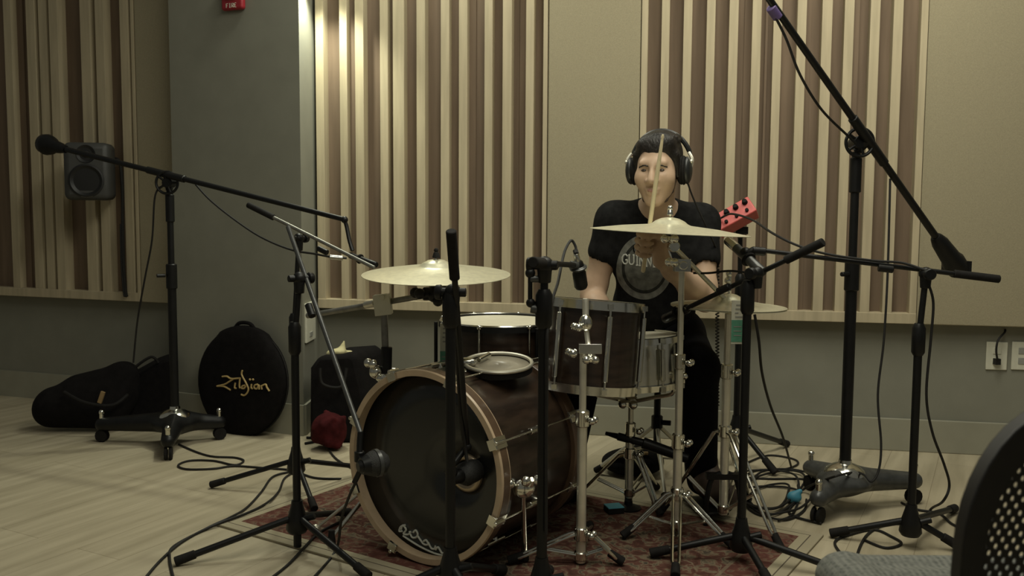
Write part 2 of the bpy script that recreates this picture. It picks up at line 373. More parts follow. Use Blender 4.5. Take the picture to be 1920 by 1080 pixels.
# rug
rc = RUG_O + RUG_U * RUG_L / 2 + RUG_V * RUG_W / 2
mb = MB().box(rc + V((0, 0, 0.004)), (RUG_L, RUG_W, 0.008), Matrix((RUG_U, RUG_V, V((0, 0, 1)))).transposed())
rug = tagit(mb.build('rug', M['rug'], None, smooth=False, bevel=0.002, origin=(rc.x, rc.y, 0)), 'worn red-brown oriental rug with beige border under the drum kit', 'rug')

# strokes for lettering
FONT = {'F': [[(0, 0), (0, 1)], [(0, 1), (.6, 1)], [(0, .5), (.45, .5)]], 'I': [[(0, 0), (0, 1)], [(-.15, 0), (.15, 0)], [(-.15, 1), (.15, 1)]],
        'R': [[(0, 0), (0, 1), (.45, 1), (.6, .85), (.6, .65), (.45, .5), (0, .5)], [(.3, .5), (.62, 0)]], 'E': [[(.55, 0), (0, 0), (0, 1), (.55, 1)], [(0, .5), (.4, .5)]],
        'G': [[(.62, .8), (.45, 1), (.18, .95), (0, .7), (0, .3), (.18, .05), (.45, 0), (.62, .15), (.62, .42), (.38, .42)]],
        'U': [[(0, 1), (0, .25), (.15, .03), (.42, .03), (.58, .25), (.58, 1)], [(-.1, 1), (.12, 1)], [(.46, 1), (.68, 1)]],
        'N': [[(0, 0), (0, 1), (.55, 0), (.55, 1)], [(-.1, 0), (.1, 0)], [(.45, 1), (.66, 1)]],
        'S': [[(.5, .85), (.38, 1), (.12, 1), (0, .82), (.08, .6), (.42, .42), (.52, .2), (.4, 0), (.1, 0), (0, .16)]]}

# fire alarm on the pillar
fp = onplane(442, 3, PL, pn); fR = Matrix((pd_, -pn, V((0, 0, 1)))).transposed()
fa = thing('fire_alarm', 'red fire alarm strobe high on the grey pillar', 'fire alarm', fp)
MB().box(fp + pn * 0.016 + V((0, 0, .02)), (0.122, 0.032, 0.125), fR).build('housing', M['firered'], fa, bevel=0.012)
MB().sph(fp + pn * 0.032 + V((0, 0, .018)), (0.042, 0.022, 0.02), fR).build('strobe_lens', M['chrome'], fa)
fl = MB(); x = -0.028
for ch in 'FIRE':
    for st in FONT[ch]: fl.tube([fp + pn * 0.033 + pd_ * (x + (.3 if ch == 'I' else 0) * .016 + a * 0.016) + V((0, 0, -0.033 + c * 0.018)) for a, c in st], 0.0016, 6)
    x += 0.0155
fl.build('lettering', M['white'], fa)
# lamp above the frame that lights the pillar's corner
lt = thing('wall_lamp', 'small spotlight above the corner of pillar and slatted panel', 'lamp', (-0.89, 4.27, 2.12))
MB().lathe((-0.89, 4.27, 2.14), (0, 0, 1), [(0.035, 0), (0.04, 0.02), (0.035, 0.09), (0.02, 0.11)], 20).build('lamp_shade', M['lamp'], lt)
MB().cyl((-0.89, 4.27, 2.23), (-0.955, 4.27, 2.25), 0.008).build('bracket', M['lamp'], lt)
# notice / plate on the pillar side
sn = V((1, -0.03, 0)).normalized(); sdv = (PB - PR).normalized()
np_ = thing('wall_plate', 'white wall plate on the side of the grey pillar above bags', 'wall plate', PR + sdv * .13 + V((0, 0, .42)))
mb = MB(); wallbox(mb, PR, sdv, sn, 0.03, 0.2, 0, 0.012, 0.43, 0.615); mb.build('plate', M['white'], np_, bevel=0.003, smooth=False)
mb = MB(); wallbox(mb, PR, sdv, sn, 0.08, 0.13, 0.012, 0.016, 0.455, 0.475); mb.build('mark', M['printgrey'], np_, smooth=False)
# outlets
def outlet(px, label, plugged):
    p = onplane(px, 667, BW_A - bn * .015, bn); Rr = Matrix((bd, -bn, V((0, 0, 1)))).transposed()
    t = thing('outlet', label, 'outlet', p)
    MB().box(p + bn * .004, (0.085, 0.008, 0.122), Rr).build('plate', M['white'], t, bevel=0.003)
    for dz in (-0.022, 0.022): MB().box(p + bn * .009 + V((0, 0, dz)), (0.034, 0.004, 0.028), Rr).build('socket', M['printgrey'] if not plugged else M['white'], t, bevel=0.003)
    return p
p = outlet(1868, 'white wall outlet with a black plug under the right fabric panel', True)
outlet(1916, 'white wall outlet without plug cut by the right photo edge', False)
mb = MB().box(p + bn * .02 + V((-.003, 0, -.022)), (0.022, 0.025, 0.026))
mb.tube(spline([p + bn * .03 + V((-.003, 0, -.018)), p + bn * .05 + V((-.018, 0, .03)), p + bn * .05 + V((-.012, 0, .075)), p + bn * .03 + V((.02, 0, .105)), p + bn * .01 + V((.03, 0, .115))]), 0.0045)
solo('power_plug', mb, M['cable'], 'black plug and short cord in the left white outlet', 'plug')

# ================================================================== LEFT SIDE BACKGROUND
# monitor speaker on the left wall
sc = P(169, 322, 4.62); fw = V((0.22, -0.975, -0.02)).normalized(); su = V((0, 0, 1)); sr = fw.cross(su).normalized() * -1
sr = su.cross(fw).normalized(); sR = Matrix((sr, -fw, su)).transposed()
t = thing('monitor_speaker', 'dark grey monitor speaker mounted on the left slatted panel', 'speaker', sc - V((0, 0, .145)))
cab = MB().box(sc, (0.215, 0.17, 0.285), sR).build('cabinet', M['speaker'], t, bevel=0.03)
fc = sc + fw * 0.085
MB().lathe(fc - su * .045 + fw * .001, fw, [(0.082, 0), (0.082, .006), (0.074, .008), (0.060, .0), (0.03, -0.012), (0.028, -.006), (0.001, -.001)], 32).build('woofer', M['cone'], t)
MB().lathe(fc + su * .085 + fw * .001, fw, [(0.045, 0), (0.043, .004), (0.018, -.004), (0.016, .004), (0.001, .007)], 24).build('tweeter', M['cone'], t)
MB().sph(fc - su * .122 + sr * 0.0 + fw * .001, (0.028, .003, .006), sR).build('badge', M['printgrey'], t)
wl = onplane(185, 322, LW_A, ln)
MB().cyl(sc - fw * .07, wl, 0.016).box(wl + ln * .006, (.06, .012, .1), Matrix((ld, -ln, su)).transposed()).build('wall_bracket', M['black_metal'], t)
mb = MB(); pts = [sc - fw * .08 + sr * .06 + su * .05] + [onplane(a, c, LW_A + ln * .02, ln) for a, c in ((222, 300), (229, 345), (230, 420), (232, 500), (236, 548))]
pts.append(onplane(238, 556, LW_A + ln * .02, ln))
mb.tube(spline(pts), 0.008); mb.tube(spline([p + V((-.01, 0, 0)) for p in pts[3:]]), 0.006)
solo('speaker_cable', mb, M['cable'], 'thick black cable hanging down the left panel beside the speaker', 'cable')

# generic smooth blob from signed distances (surface nets)
class SDF:
    def __init__(s): s.p = []
    def cap(s, a, ra, b_, rb, k=0.02, op='u'):
        s.p.append(('c', np.array(a, float), float(ra), np.array(b_, float), float(rb), k, op)); return s
    def ell(s, c, r, R=None, k=0.02, op='u'):
        R = np.array(R if R is not None else Matrix.Identity(3), float); s.p.append(('e', np.array(c, float), np.array(r, float), R, None, k, op)); return s
    def chain(s, pts, rs, k=0.02):
        for i in range(len(pts) - 1): s.cap(pts[i], rs[i], pts[i + 1], rs[i + 1], k)
        return s
    def mesh(s, vox, zmin=None):
        lo = np.full(3, 1e9); hi = -lo
        for q in s.p:
            if q[6] != 'u': continue
            if q[0] == 'c': pts = [(q[1], q[2]), (q[3], q[4])]
            else: pts = [(q[1], q[2].max())]
            for c, r in pts: lo = np.minimum(lo, c - r); hi = np.maximum(hi, c + r)
        lo -= 4 * vox; hi += 4 * vox
        n = np.ceil((hi - lo) / vox).astype(int) + 1
        D = np.full(n, 0.2, np.float32)
        ax = [lo[i] + vox * np.arange(n[i]) for i in range(3)]
        for q in s.p:
            if q[0] == 'c': a = np.minimum(q[1] - q[2], q[3] - q[4]); b_ = np.maximum(q[1] + q[2], q[3] + q[4])
            else: a = q[1] - q[2].max(); b_ = q[1] + q[2].max()
            pad = q[5] + 3 * vox
            i0 = np.clip(((a - pad - lo) / vox).astype(int), 0, n); i1 = np.clip(((b_ + pad - lo) / vox).astype(int) + 2, 0, n)
            if (i1 <= i0).any(): continue
            sl = tuple(slice(i0[i], i1[i]) for i in range(3))
            X, Y, Z = np.meshgrid(*[ax[i][sl[i]] for i in range(3)], indexing='ij')
            if q[0] == 'c':
                A, ra, B, rb = q[1:5]; d = B - A; L2 = max(d @ d, 1e-12)
                t = np.clip(((X - A[0]) * d[0] + (Y - A[1]) * d[1] + (Z - A[2]) * d[2]) / L2, 0, 1)
                dist = np.sqrt((X - A[0] - t * d[0]) ** 2 + (Y - A[1] - t * d[1]) ** 2 + (Z - A[2] - t * d[2]) ** 2) - (ra + (rb - ra) * t)
            else:
                c, r, R = q[1:4]; x, y, z = X - c[0], Y - c[1], Z - c[2]
                l = [R[0, i] * x + R[1, i] * y + R[2, i] * z for i in range(3)]
                k0 = np.sqrt(sum((l[i] / r[i]) ** 2 for i in range(3))); k1 = np.sqrt(sum((l[i] / r[i] ** 2) ** 2 for i in range(3))) + 1e-9
                dist = k0 * (k0 - 1) / k1
            cur = D[sl]; k = q[5]
            if q[6] == 'u':
                h = np.clip(k - np.abs(cur - dist), 0, None) / k; D[sl] = np.minimum(cur, dist) - h * h * k * 0.25
            else:
                h = np.clip(k - np.abs(cur + dist), 0, None) / k; D[sl] = np.maximum(cur, -dist) + h * h * k * 0.25
        if zmin is not None: D = np.maximum(D, (zmin - ax[2])[None, None, :])
        I = D < 0; nx, ny, nz = np.array(D.shape) - 1
        cnt = np.zeros((nx, ny, nz), np.int8); acc = np.zeros((nx, ny, nz, 3), np.float32)
        corners = [(i, j, k) for i in (0, 1) for j in (0, 1) for k in (0, 1)]
        sub = lambda A, c: A[c[0]:c[0] + nx, c[1]:c[1] + ny, c[2]:c[2] + nz]
        for c in corners:
            for a in range(3):
                if c[a]: continue
                e = list(c); e[a] = 1
                m_ = sub(I, c) != sub(I, e)
                if not m_.any(): continue
                d0 = sub(D, c)[m_]; d1 = sub(D, e)[m_]; t = d0 / (d0 - d1)
                pt = np.tile(np.array(c, np.float32), (len(t), 1)); pt[:, a] += t
                acc[m_] += pt; cnt[m_] += 1
        act = cnt > 0; idx = np.full(cnt.shape, -1, np.int64); idx[act] = np.arange(act.sum())
        pos = (np.argwhere(act) + acc[act] / cnt[act][:, None]) * vox + lo
        F = []
        for a in range(3):
            b1, b2 = (a + 1) % 3, (a + 2) % 3
            s0 = [slice(1, -1)] * 3; s0[a] = slice(0, -1); s1 = list(s0); s1[a] = slice(1, None)
            A0, A1 = I[tuple(s0)], I[tuple(s1)]
            w = np.argwhere(A0 != A1); o = np.array([1, 1, 1]); o[a] = 0; w = w + o
            def cid(o1, o2):
                q = w.copy(); q[:, b1] += o1; q[:, b2] += o2; return idx[q[:, 0], q[:, 1], q[:, 2]]
            F.append(np.stack([cid(-1, -1), cid(0, -1), cid(0, 0), cid(-1, 0)], 1))
        F = np.concatenate(F)
        mb = MB(); mb.v = [V(p) for p in pos.tolist()]; mb.f = [f for f in F.tolist() if min(f) >= 0]
        return mb

# cymbal bag leaning on the pillar
bc = P(455, 716, 4.245); bR_ = 0.254
tilt = (pn * 0.995 + V((0, 0, 0.08))).normalized()
bu = pd_; bv = tilt.cross(bu).normalized(); bv = bv if bv.z > 0 else -bv
t = thing('cymbal_bag', 'round black cymbal bag with gold script leaning on the grey pillar', 'bag', (bc.x, bc.y, 0))
sh = MB().lathe(bc - tilt * .04, tilt, [(0.001, 0), (0.18, 0.0), (0.235, 0.006), (bR_ - .002, 0.02), (bR_, 0.04), (bR_ - .002, 0.06), (0.235, 0.072), (0.18, 0.08), (0.001, 0.083)], 48, caps=False)
for v in sh.v:                                   # slightly pear shaped, bulged at top
    d = v - bc; a = d.dot(bv); v += bu * (d.dot(bu)) * (-0.06 * (1 - a / .25) * .3) + bv * (0.012 if a > .2 else 0)
sh.build('shell', M['bag'], t)
MB().tube([bc + (bu * math.cos(2 * PI * k / 60) + bv * math.sin(2 * PI * k / 60)) * (bR_ + .001) for k in range(60)], 0.004, 6, True).build('zip', M['rubber'], t)
MB().tube(spline([bc + bv * .245 - bu * .06, bc + bv * .275 - bu * .03, bc + bv * .275 + bu * .03, bc + bv * .245 + bu * .06]), 0.009).build('handle', M['bag'], t)
Zs = [[(150, 415), (230, 412), (300, 450), (440, 442)], [(340, 455), (260, 505), (190, 545), (60, 575)], [(60, 575), (180, 582), (290, 642)], [(372, 520), (360, 600), (385, 612)],
      [(452, 430), (440, 560), (450, 612)], [(540, 560), (490, 575), (478, 610), (520, 612), (548, 575)], [(490, 310), (480, 385), (555, 530), (592, 620), (570, 690), (520, 732), (470, 716)],
      [(610, 455), (628, 475)], [(662, 455), (680, 475)], [(645, 540), (640, 600), (662, 620)], [(748, 545), (700, 560), (692, 605), (735, 620), (765, 560), (775, 632)], [(806, 560), (822, 632)], [(812, 575), (880, 545), (905, 600), (945, 660)]]
lg = MB()
def on_face(zx, zy):
    px, py = 400 + zx / 9, 660 + zy / 9
    return onplane(px, py, bc + tilt * .0455, tilt)
for st in Zs: lg.tube(spline([on_face(*q) for q in st], 5), 0.0042, 6)
lg.build('logo', M['gold'], t)
# two black gig bags
bl = SDF(); g1 = G(150, 812)
Yb = 4.27
bl.cap(P(105, 758, Yb), .085, P(215, 742, Yb + .05), .105, .05).cap(P(95, 770, Yb), .075, P(200, 772, Yb), .08, .05).cap(P(150, 730, Yb + .05), .07, P(228, 712, Yb + .08), .075, .06).ell(P(232, 695, Yb + .08), (.05, .06, .035), None, .05)
mb = bl.mesh(0.012, zmin=0.001); t = thing('gig_bag', 'long black gig bag lying by left wall with a gold tag', 'bag', (P(160, 800, Yb).x, Yb, 0))
mb.build('shell', M['bag'], t)
MB().box(P(190, 745, Yb - .075), (.018, .012, .055), Matrix.Rotation(.35, 3, 'Y')).build('tag', M['goldtag_and_highlight'], t)
MB().tube(spline([P(120, 735, Yb - .09), P(160, 755, Yb - .12), P(210, 760, Yb - .11), P(240, 740, Yb - .06)]), .008).build('strap', M['rubber'], t)
# wedge bag: a soft triangular case
b0 = [P(212, 800, 4.36), P(327, 800, 4.36), P(327, 668, 4.40), P(305, 676, 4.40), P(232, 716, 4.38)]
th = V((-.06, .11, 0))
vs = [p for p in b0] + [p + th for p in b0]
for p in vs[:2] + vs[5:7]: p.z = 0.002
mb = MB().add(vs, [[0, 1, 2, 3, 4], [9, 8, 7, 6, 5]] + [[i, (i + 1) % 5, 5 + (i + 1) % 5, 5 + i] for i in range(5)])
t = thing('instrument_case', 'black wedge-shaped case standing behind the left rolling stand pole', 'case', ((b0[0].x + b0[1].x) / 2, 4.42, 0))
mb.build('shell', M['bag'], t, bevel=0.014)
MB().tube(spline([b0[4] + V((.02, -.005, 0)), b0[4] + V((.05, -.02, .06)), b0[3] + V((-.05, -.02, .02)), b0[3] + V((-.02, -.005, -.01))]), .007).build('handle', M['rubber'], t)

# black bag beside the pillar with cloth and red bundle
b0 = [P(579, 832, 4.06), P(702, 832, 4.06), P(668, 672, 4.10), P(655, 664, 4.10), P(596, 668, 4.10), P(580, 690, 4.08)]
for p in b0[:2]: p.z = 0.002
th = V((0.08, .3, 0)); vs = b0 + [p + th for p in b0]; k = len(b0)
mb = MB().add(vs, [list(range(k)), [k + i for i in range(k)][::-1]] + [[i, (i + 1) % k, k + (i + 1) % k, k + i] for i in range(k)])
t = thing('soft_case', 'black tapered drum case standing between pillar and bass drum', 'case', (P(640, 800, 4.2).x, 4.2, 0))
mb.build('shell', M['bag'], t, bevel=0.02)
MB().tube(spline([P(600, 690, 4.05), P(605, 720, 4.035), P(640, 725, 4.035), P(650, 690, 4.06)]), .007).build('handle', M['rubber'], t)
c = P(640, 664, 4.2); mb = MB()
cl = SDF().cap(P(618, 664, 4.16), .016, P(656, 664, 4.2), .018, .02).cap(P(640, 660, 4.17), .022, P(645, 640, 4.17), .004, .02).ell(P(632, 660, 4.15), (.035, .02, .014), None, .02)
solo('cloth', cl.mesh(.006), M['yellow'], 'pale yellow cloth bunched on top of the black tapered case', 'cloth')
cl = SDF(); rnd = random.Random(4); c = P(617, 800, 3.96)
cl.ell((c.x, c.y, .088), (.078, .07, .075), None, .02)
for i in range(14):
    a = rnd.random() * 6.28; h = rnd.random() * .11 + .02
    cl.cap((c.x + .055 * math.cos(a), c.y + .05 * math.sin(a), h), .022, (c.x + .065 * math.cos(a + .6), c.y + .055 * math.sin(a + .6), h + .03), .012, .012)
mb = cl.mesh(.006, zmin=.001)
solo('red_bundle', mb, M['redcloth'], 'dark red fabric bundle on floor before the black tapered case', 'cloth')
mb = MB().tube(spline([onf(575, 823) + V((0, 0, .006)), onf(600, 825) + V((0, 0, .006)), onf(640, 838) + V((0, 0, .006))]), .006)
mb.tube(spline([onf(572, 834) + V((0, 0, .006)), onf(600, 828) + V((0, 0, .006)), onf(612, 820) + V((0, 0, .006))]), .006)
solo('strap', mb, M['rubber'], 'thin black strap ends on floor beside dark red bundle', 'strap')

# ================================================================== STANDS
def wingnut(mb, p, ax, s=1.0):
    u, v, a = frame(ax)
    mb.cyl(V(p), V(p) + V(a) * .018 * s, .008 * s, .006 * s, 10)
    mb.sph(V(p) + V(a) * .014 * s + u * .012 * s, (.011 * s,) * 3, None, 10, 6).sph(V(p) + V(a) * .014 * s - u * .012 * s, (.011 * s,) * 3, None, 10, 6)
    return mb

def mic_stand(label, base, legs, hub_z, clutch_z, pivot, boom=None, grip=0.16, r=1.0, boommat='black_metal', group=None, foot_len=.06, pole_drop=.05, weight=None, hub_r=.03):
    bx, by = base; Bk = M['black_metal']
    t = thing('microphone_stand', label, 'microphone stand', (bx, by, fz(bx, by)), group)
    for e in legs:
        e = V(e); e.z = fz(e.x, e.y) + .014; h = V((bx, by, hub_z))
        d = (e - h); dh = V((d.x, d.y, 0)).normalized()
        s = h + dh * .02
        L = MB().tube([s, e - (e - s).normalized() * .01], .0095 * r, 10).build('leg', Bk, t)
        f = (e - s).normalized(); MB().cyl(e - f * foot_len, e, .0125 * r, .0135 * r).build('rubber_foot', M['rubber'], L)
    MB().lathe((bx, by, hub_z - .045), (0, 0, 1), [(hub_r * .9, 0), (hub_r * 1.15, .012), (hub_r, .045), (hub_r * .62, .085), (hub_r * .55, .10)], 18).cyl((bx + hub_r * .8, by - .01, hub_z + .0), (bx + hub_r * 1.9, by - .014, hub_z + .01), .010).build('hub', Bk, t)
    MB().cyl((bx, by, max(fz(bx, by) + .004, hub_z - pole_drop)), (bx, by, clutch_z), .0115 * r).build('pole', Bk, t)
    MB().lathe((bx, by, clutch_z - .05), (0, 0, 1), [(.013 * r, 0), (.018 * r, .01), (.0185 * r, .085), (.012 * r, .10)], 16).build('clutch', Bk, t)
    pv = V(pivot)
    MB().cyl((bx, by, clutch_z), (pv.x, pv.y, pv.z - .01), .0085 * r).build('inner_pole', M['grey_metal'] if r < .99 else Bk, t)
    if boom:
        g, tip = V(boom[0]), V(boom[1]); d = (tip - g).normalized(); q = frame(d)[0]
        MB().cyl(pv - V((0, 0, .045)), pv + V((0, 0, .004)), .014 * r, .017 * r).sph(pv, .019 * r).cyl(pv - q * .034, pv + q * .03, .010 * r).cyl(pv + q * .028, pv + q * .045, .017 * r, .016 * r).build('boom_clamp', Bk, t)
        MB().cyl(g, tip, .0068 * r).build('boom', M[boommat], t)
        if grip: MB().cyl(g - d * .005, g + d * grip, .0115 * r).build('grip', M['rubber'], t)
        e = pv + d * .12
        MB().cyl(e - d * .022, e + d * .022, .0105 * r).build('boom_collar', Bk, t)
    return t

def hyp(a, b, c): return a + (b - a) * c
# --- left, rear tripod stand with thin chrome boom
A = V((-.80, 3.34, 0))
mic_stand('tripod mic stand farther back at left, bare silver boom above cymbal bag', (A.x, A.y), [G(395, 916), onf(700, 888), onf(590, 966)], .115, .62, P(560, 447, 3.34), (P(467, 385, 3.44), P(702, 502, 3.16)), .13, 1.0, 'steel', 'tripod boom stands')
# --- left, front tripod stand, boom drops to the kick drum
B = V((-.655, 2.74, 0))
mic_stand('tripod mic stand nearer camera at left, its boom dropping down to bass drum', (B.x, B.y), [G(328, 1062), onf(655, 972), onf(692, 1090)], .105, .66, P(561, 522, 2.74), (P(540, 425, 2.86), P(676, 812, 2.46)), .0, 1.05, 'grey_metal', 'tripod boom stands', pole_drop=.092)
# --- front centre stand, boom points at the kick port
mic_stand('black mic stand right in front of the bass drum, left of centre', (-.155, 2.3), [V((-.45, 2.25, 0)), V((.0, 2.05, 0)), V((-.02, 2.545, 0))], .125, .80, P(849, 548, 2.3), (P(846, 436, 2.205), P(876, 836, 2.50)), .13, 1.15, 'black_metal', 'tripod boom stands')
# --- stand in front of rack tom
mic_stand('black mic stand before the rack tom with a short level boom', (.081, 2.3), [V((-.12, 2.12, 0)), V((.27, 2.1, 0)), V((.11, 2.545, 0))], .10, .80, P(1021, 497, 2.3), (P(1000, 492, 2.16), P(1076, 497, 2.74)), .11, 1.2, 'black_metal', 'tripod boom stands')
# --- right black stand in front of the hi-hat
mic_stand('black mic stand before the hi-hat with boom slanting up right', (.688, 2.66), [V((.98, 2.55, 0)), V((.42, 2.68, 0)), V((.72, 2.45, 0))], .085, .80, P(1419, 512, 2.66), (P(1541, 455, 2.56), P(1288, 578, 2.86)), .12, 1.1, 'black_metal', 'tripod boom stands')
# --- far right stand, long level boom toward hi-hat
RS = V((1.255, 2.80, 0))
mic_stand('black mic stand at right beside mesh chair with long level boom', (RS.x, RS.y), [G(1556, 1008), G(1800, 1034), G(1790, 960)], .085, .66, P(1736, 513, 2.80), (P(1871, 523, 2.80), P(1415, 468, 2.88)), .13, 1.1, 'black_metal', 'tripod boom stands')
# --- stand with the red mixer, behind the hi-hat
RM = V((.93, 3.72, 0))
t = mic_stand('black stand behind the hi-hat carrying the red mixer box', (RM.x, RM.y), [G(1476, 838), G(1454, 893), V((.62, 3.85, 0))], .16, .75, P(1388, 440, 3.72), None, 0, 1.15, 'black_metal', None, .07)
# --- low stand in front of snare stand
LS = G(1178, 958)
t = thing('microphone_stand', 'low black mic stand with thick short boom beside small blue box', 'microphone stand', (LS.x, LS.y, fz(LS.x, LS.y)))
zt = P(1178, 822, LS.y).z
MB().cyl((LS.x, LS.y, fz(LS.x, LS.y) + .002), (LS.x, LS.y, zt), .0135).build('pole', M['grey_metal'], t)
MB().lathe((LS.x, LS.y, fz(LS.x, LS.y)), (0, 0, 1), [(.045, 0), (.045, .006), (.016, .016), (.014, .03)], 20).build('base', M['black_metal'], t)
MB().cyl(P(1158, 818, LS.y), P(1215, 833, LS.y - .03), .014).cyl(P(1205, 830, LS.y - .03), P(1290, 860, LS.y - .06), .020, .017).build('boom', M['black_metal'], t)
MB().cyl(P(1135, 812, LS.y + .01), P(1165, 820, LS.y), .006, .012).sph((LS.x, LS.y, zt), .018).build('clamp', M['black_metal'], t)

# --- rolling boom stands
def rolling_stand(label, c, feet, hub_z, col_top, boom, weight_at, cols, r=1.0):
    c = V(c); Bk = M['black_metal']
    t = thing('boom_stand', label, 'boom stand', (c.x, c.y, 0), 'large rolling studio boom stands')
    b = SDF().ell((c.x, c.y, hub_z), (.095, .095, .04), None, .03)
    for f in feet:
        f = V(f); d = V((f.x - c.x, f.y - c.y, 0)); s = c + V((0, 0, hub_z + .006)); e = V((f.x, f.y, hub_z - .02))
        b.cap(s, .048, e, .030, .03)
    b.mesh(.009).build('base', Bk if cols == 'b' else M['grey_metal'], t)
    for f in feet:
        f = V(f); k = MB().cyl((f.x, f.y, .045), (f.x, f.y, hub_z + .03), .010).sph((f.x, f.y, hub_z + .035), .012)
        k.build('caster_stem', M['chrome'], t)
        d = V((f.x - c.x, f.y - c.y, 0)).normalized(); q = V((-d.y, d.x, 0))
        w = MB().cyl(V((f.x, f.y, .028)) - q * .016, V((f.x, f.y, .028)) - q * .004, .028).cyl(V((f.x, f.y, .028)) + q * .004, V((f.x, f.y, .028)) + q * .016, .028)
        w.build('caster_wheel', M['rubber'], t)
    MB().lathe((c.x, c.y, hub_z + .026), (0, 0, 1), [(.072, 0), (.066, .016), (.045, .03), (.024, .038), (.022, .05)], 24).build('hub_cap', M['chrome'], t)
    pt = V((c.x, c.y, col_top))
    zc = hyp(hub_z, col_top, .62)
    MB().cyl((c.x, c.y, hub_z + .05), (c.x, c.y, zc), .0195 * r).build('column', Bk, t)
    MB().cyl((c.x, c.y, zc - .06), (c.x, c.y, zc + .05), .025 * r).cyl((c.x - .02, c.y - .02, zc), (c.x - .05, c.y - .04, zc), .008).build('clutch', Bk, t)
    MB().cyl((c.x, c.y, zc), (c.x, c.y, col_top - .03), .0145 * r).cyl((c.x, c.y, col_top - .17), (c.x, c.y, col_top - .05), .02 * r).build('inner_column', Bk, t)
    g, tip = V(boom[0]), V(boom[1]); d = (tip - g).normalized(); q = V((0, -1, 0)).cross(d).normalized(); n = V((0, -1, 0))
    e0 = g + d * (pt - g).dot(d)
    w = MB().cyl(pt + V((0, 0, -.03)), e0, .016).cyl(pt + n * .02 - n * .05, pt + n * .034, .022).torus(pt + n * .028, n, .047, .006)
    for k in range(5):
        a = 2 * PI * k / 5; w.cyl(pt + n * .028, pt + n * .028 + V((math.cos(a), 0, math.sin(a))) * .045, .005)
    w.build('tension_wheel', Bk, t)
    MB().cyl(g, tip, .0135 * r, .0105 * r).build('boom', Bk, t)
    e = e0 - d * .08; MB().cyl(e - d * .04, e + d * .19, .0165 * r).build('boom_sleeve', Bk, t)
    return t, g, d
# left
ft = [G(192, 828), G(316, 862), V((-1.335, 4.12, 0))]
cc = V((-1.50, 4.02, 0))
t, g, d = rolling_stand('left rolling boom stand on casters in front of the black bags', cc, ft, .10, P(306, 343, 4.02).z, (P(92, 272, 4.36), P(648, 412, 3.55)), None, 'b', .95)
MB().lathe(g - d * .04, d, [(.022, -.02), (.045, 0), (.050, .03), (.042, .06), (.030, .08), (.026, .12), (.018, .16)], 20).build('counterweight', M['black_metal'], t)
MB().tube(spline([P(646, 412, 3.55), P(650, 425, 3.55), P(655, 450, 3.54), P(661, 470, 3.53)]), .008).sph(P(646, 412, 3.55), .014).build('drop_arm', M['black_metal'], t)
# pencil mic at its end
def pencil_mic(label, a, b, r=.011, group=None, tipmat='black_metal', bodymat='black_metal', tiplen=.2):
    a, b = V(a), V(b); d = (b - a); L = d.length; dn = d.normalized(); c = (a + b) / 2
    t = thing('microphone', label, 'microphone', (c.x, c.y, min(a.z, b.z) - r), group)
    MB().lathe(a, dn, [(r * .7, 0), (r, .006), (r, L * (1 - tiplen))], 16).build('body', M[bodymat], t)
    MB().lathe(a + dn * L * (1 - tiplen), dn, [(r * 1.02, 0), (r * 1.02, L * tiplen - .004), (r * .8, L * tiplen)], 16).build('capsule', M[tipmat], t)
    mid = a + dn * L * .4
    MB().torus(mid, dn, r * 1.25, r * .35, 20, 6).build('clip', M['rubber'], t)
    return t
pencil_mic('slim black pencil microphone hanging over the left crash cymbal', P(655, 478, 3.52), P(706, 497, 3.42), .012)
# right big one
RB = V((1.18, 3.17, 0))
ft = [G(1519, 918), G(1533, 980), G(1712, 944)]
t, g, d = rolling_stand('tall rolling boom stand at right with diagonal boom leaving the frame', RB, ft, .105, P(1609, 268, 3.17).z, (P(1789, 493, 3.42), P(1400, -62, 2.82)), None, 'g', 1.0)
MB().lathe(g - d * .04, d, [(.030, -.01), (.040, 0), (.042, .05), (.036, .07), (.030, .16), (.022, .19), (.016, .2)], 20).box(g - d * .02, (.09, .05, .04)).build('counterweight', M['black_metal'], t)
e = P(1453, 24, 2.895); MB().cyl(e - d * .02, e + d * .025, .0165).build('tape_band', M['purple'], t, label='purple tape band')

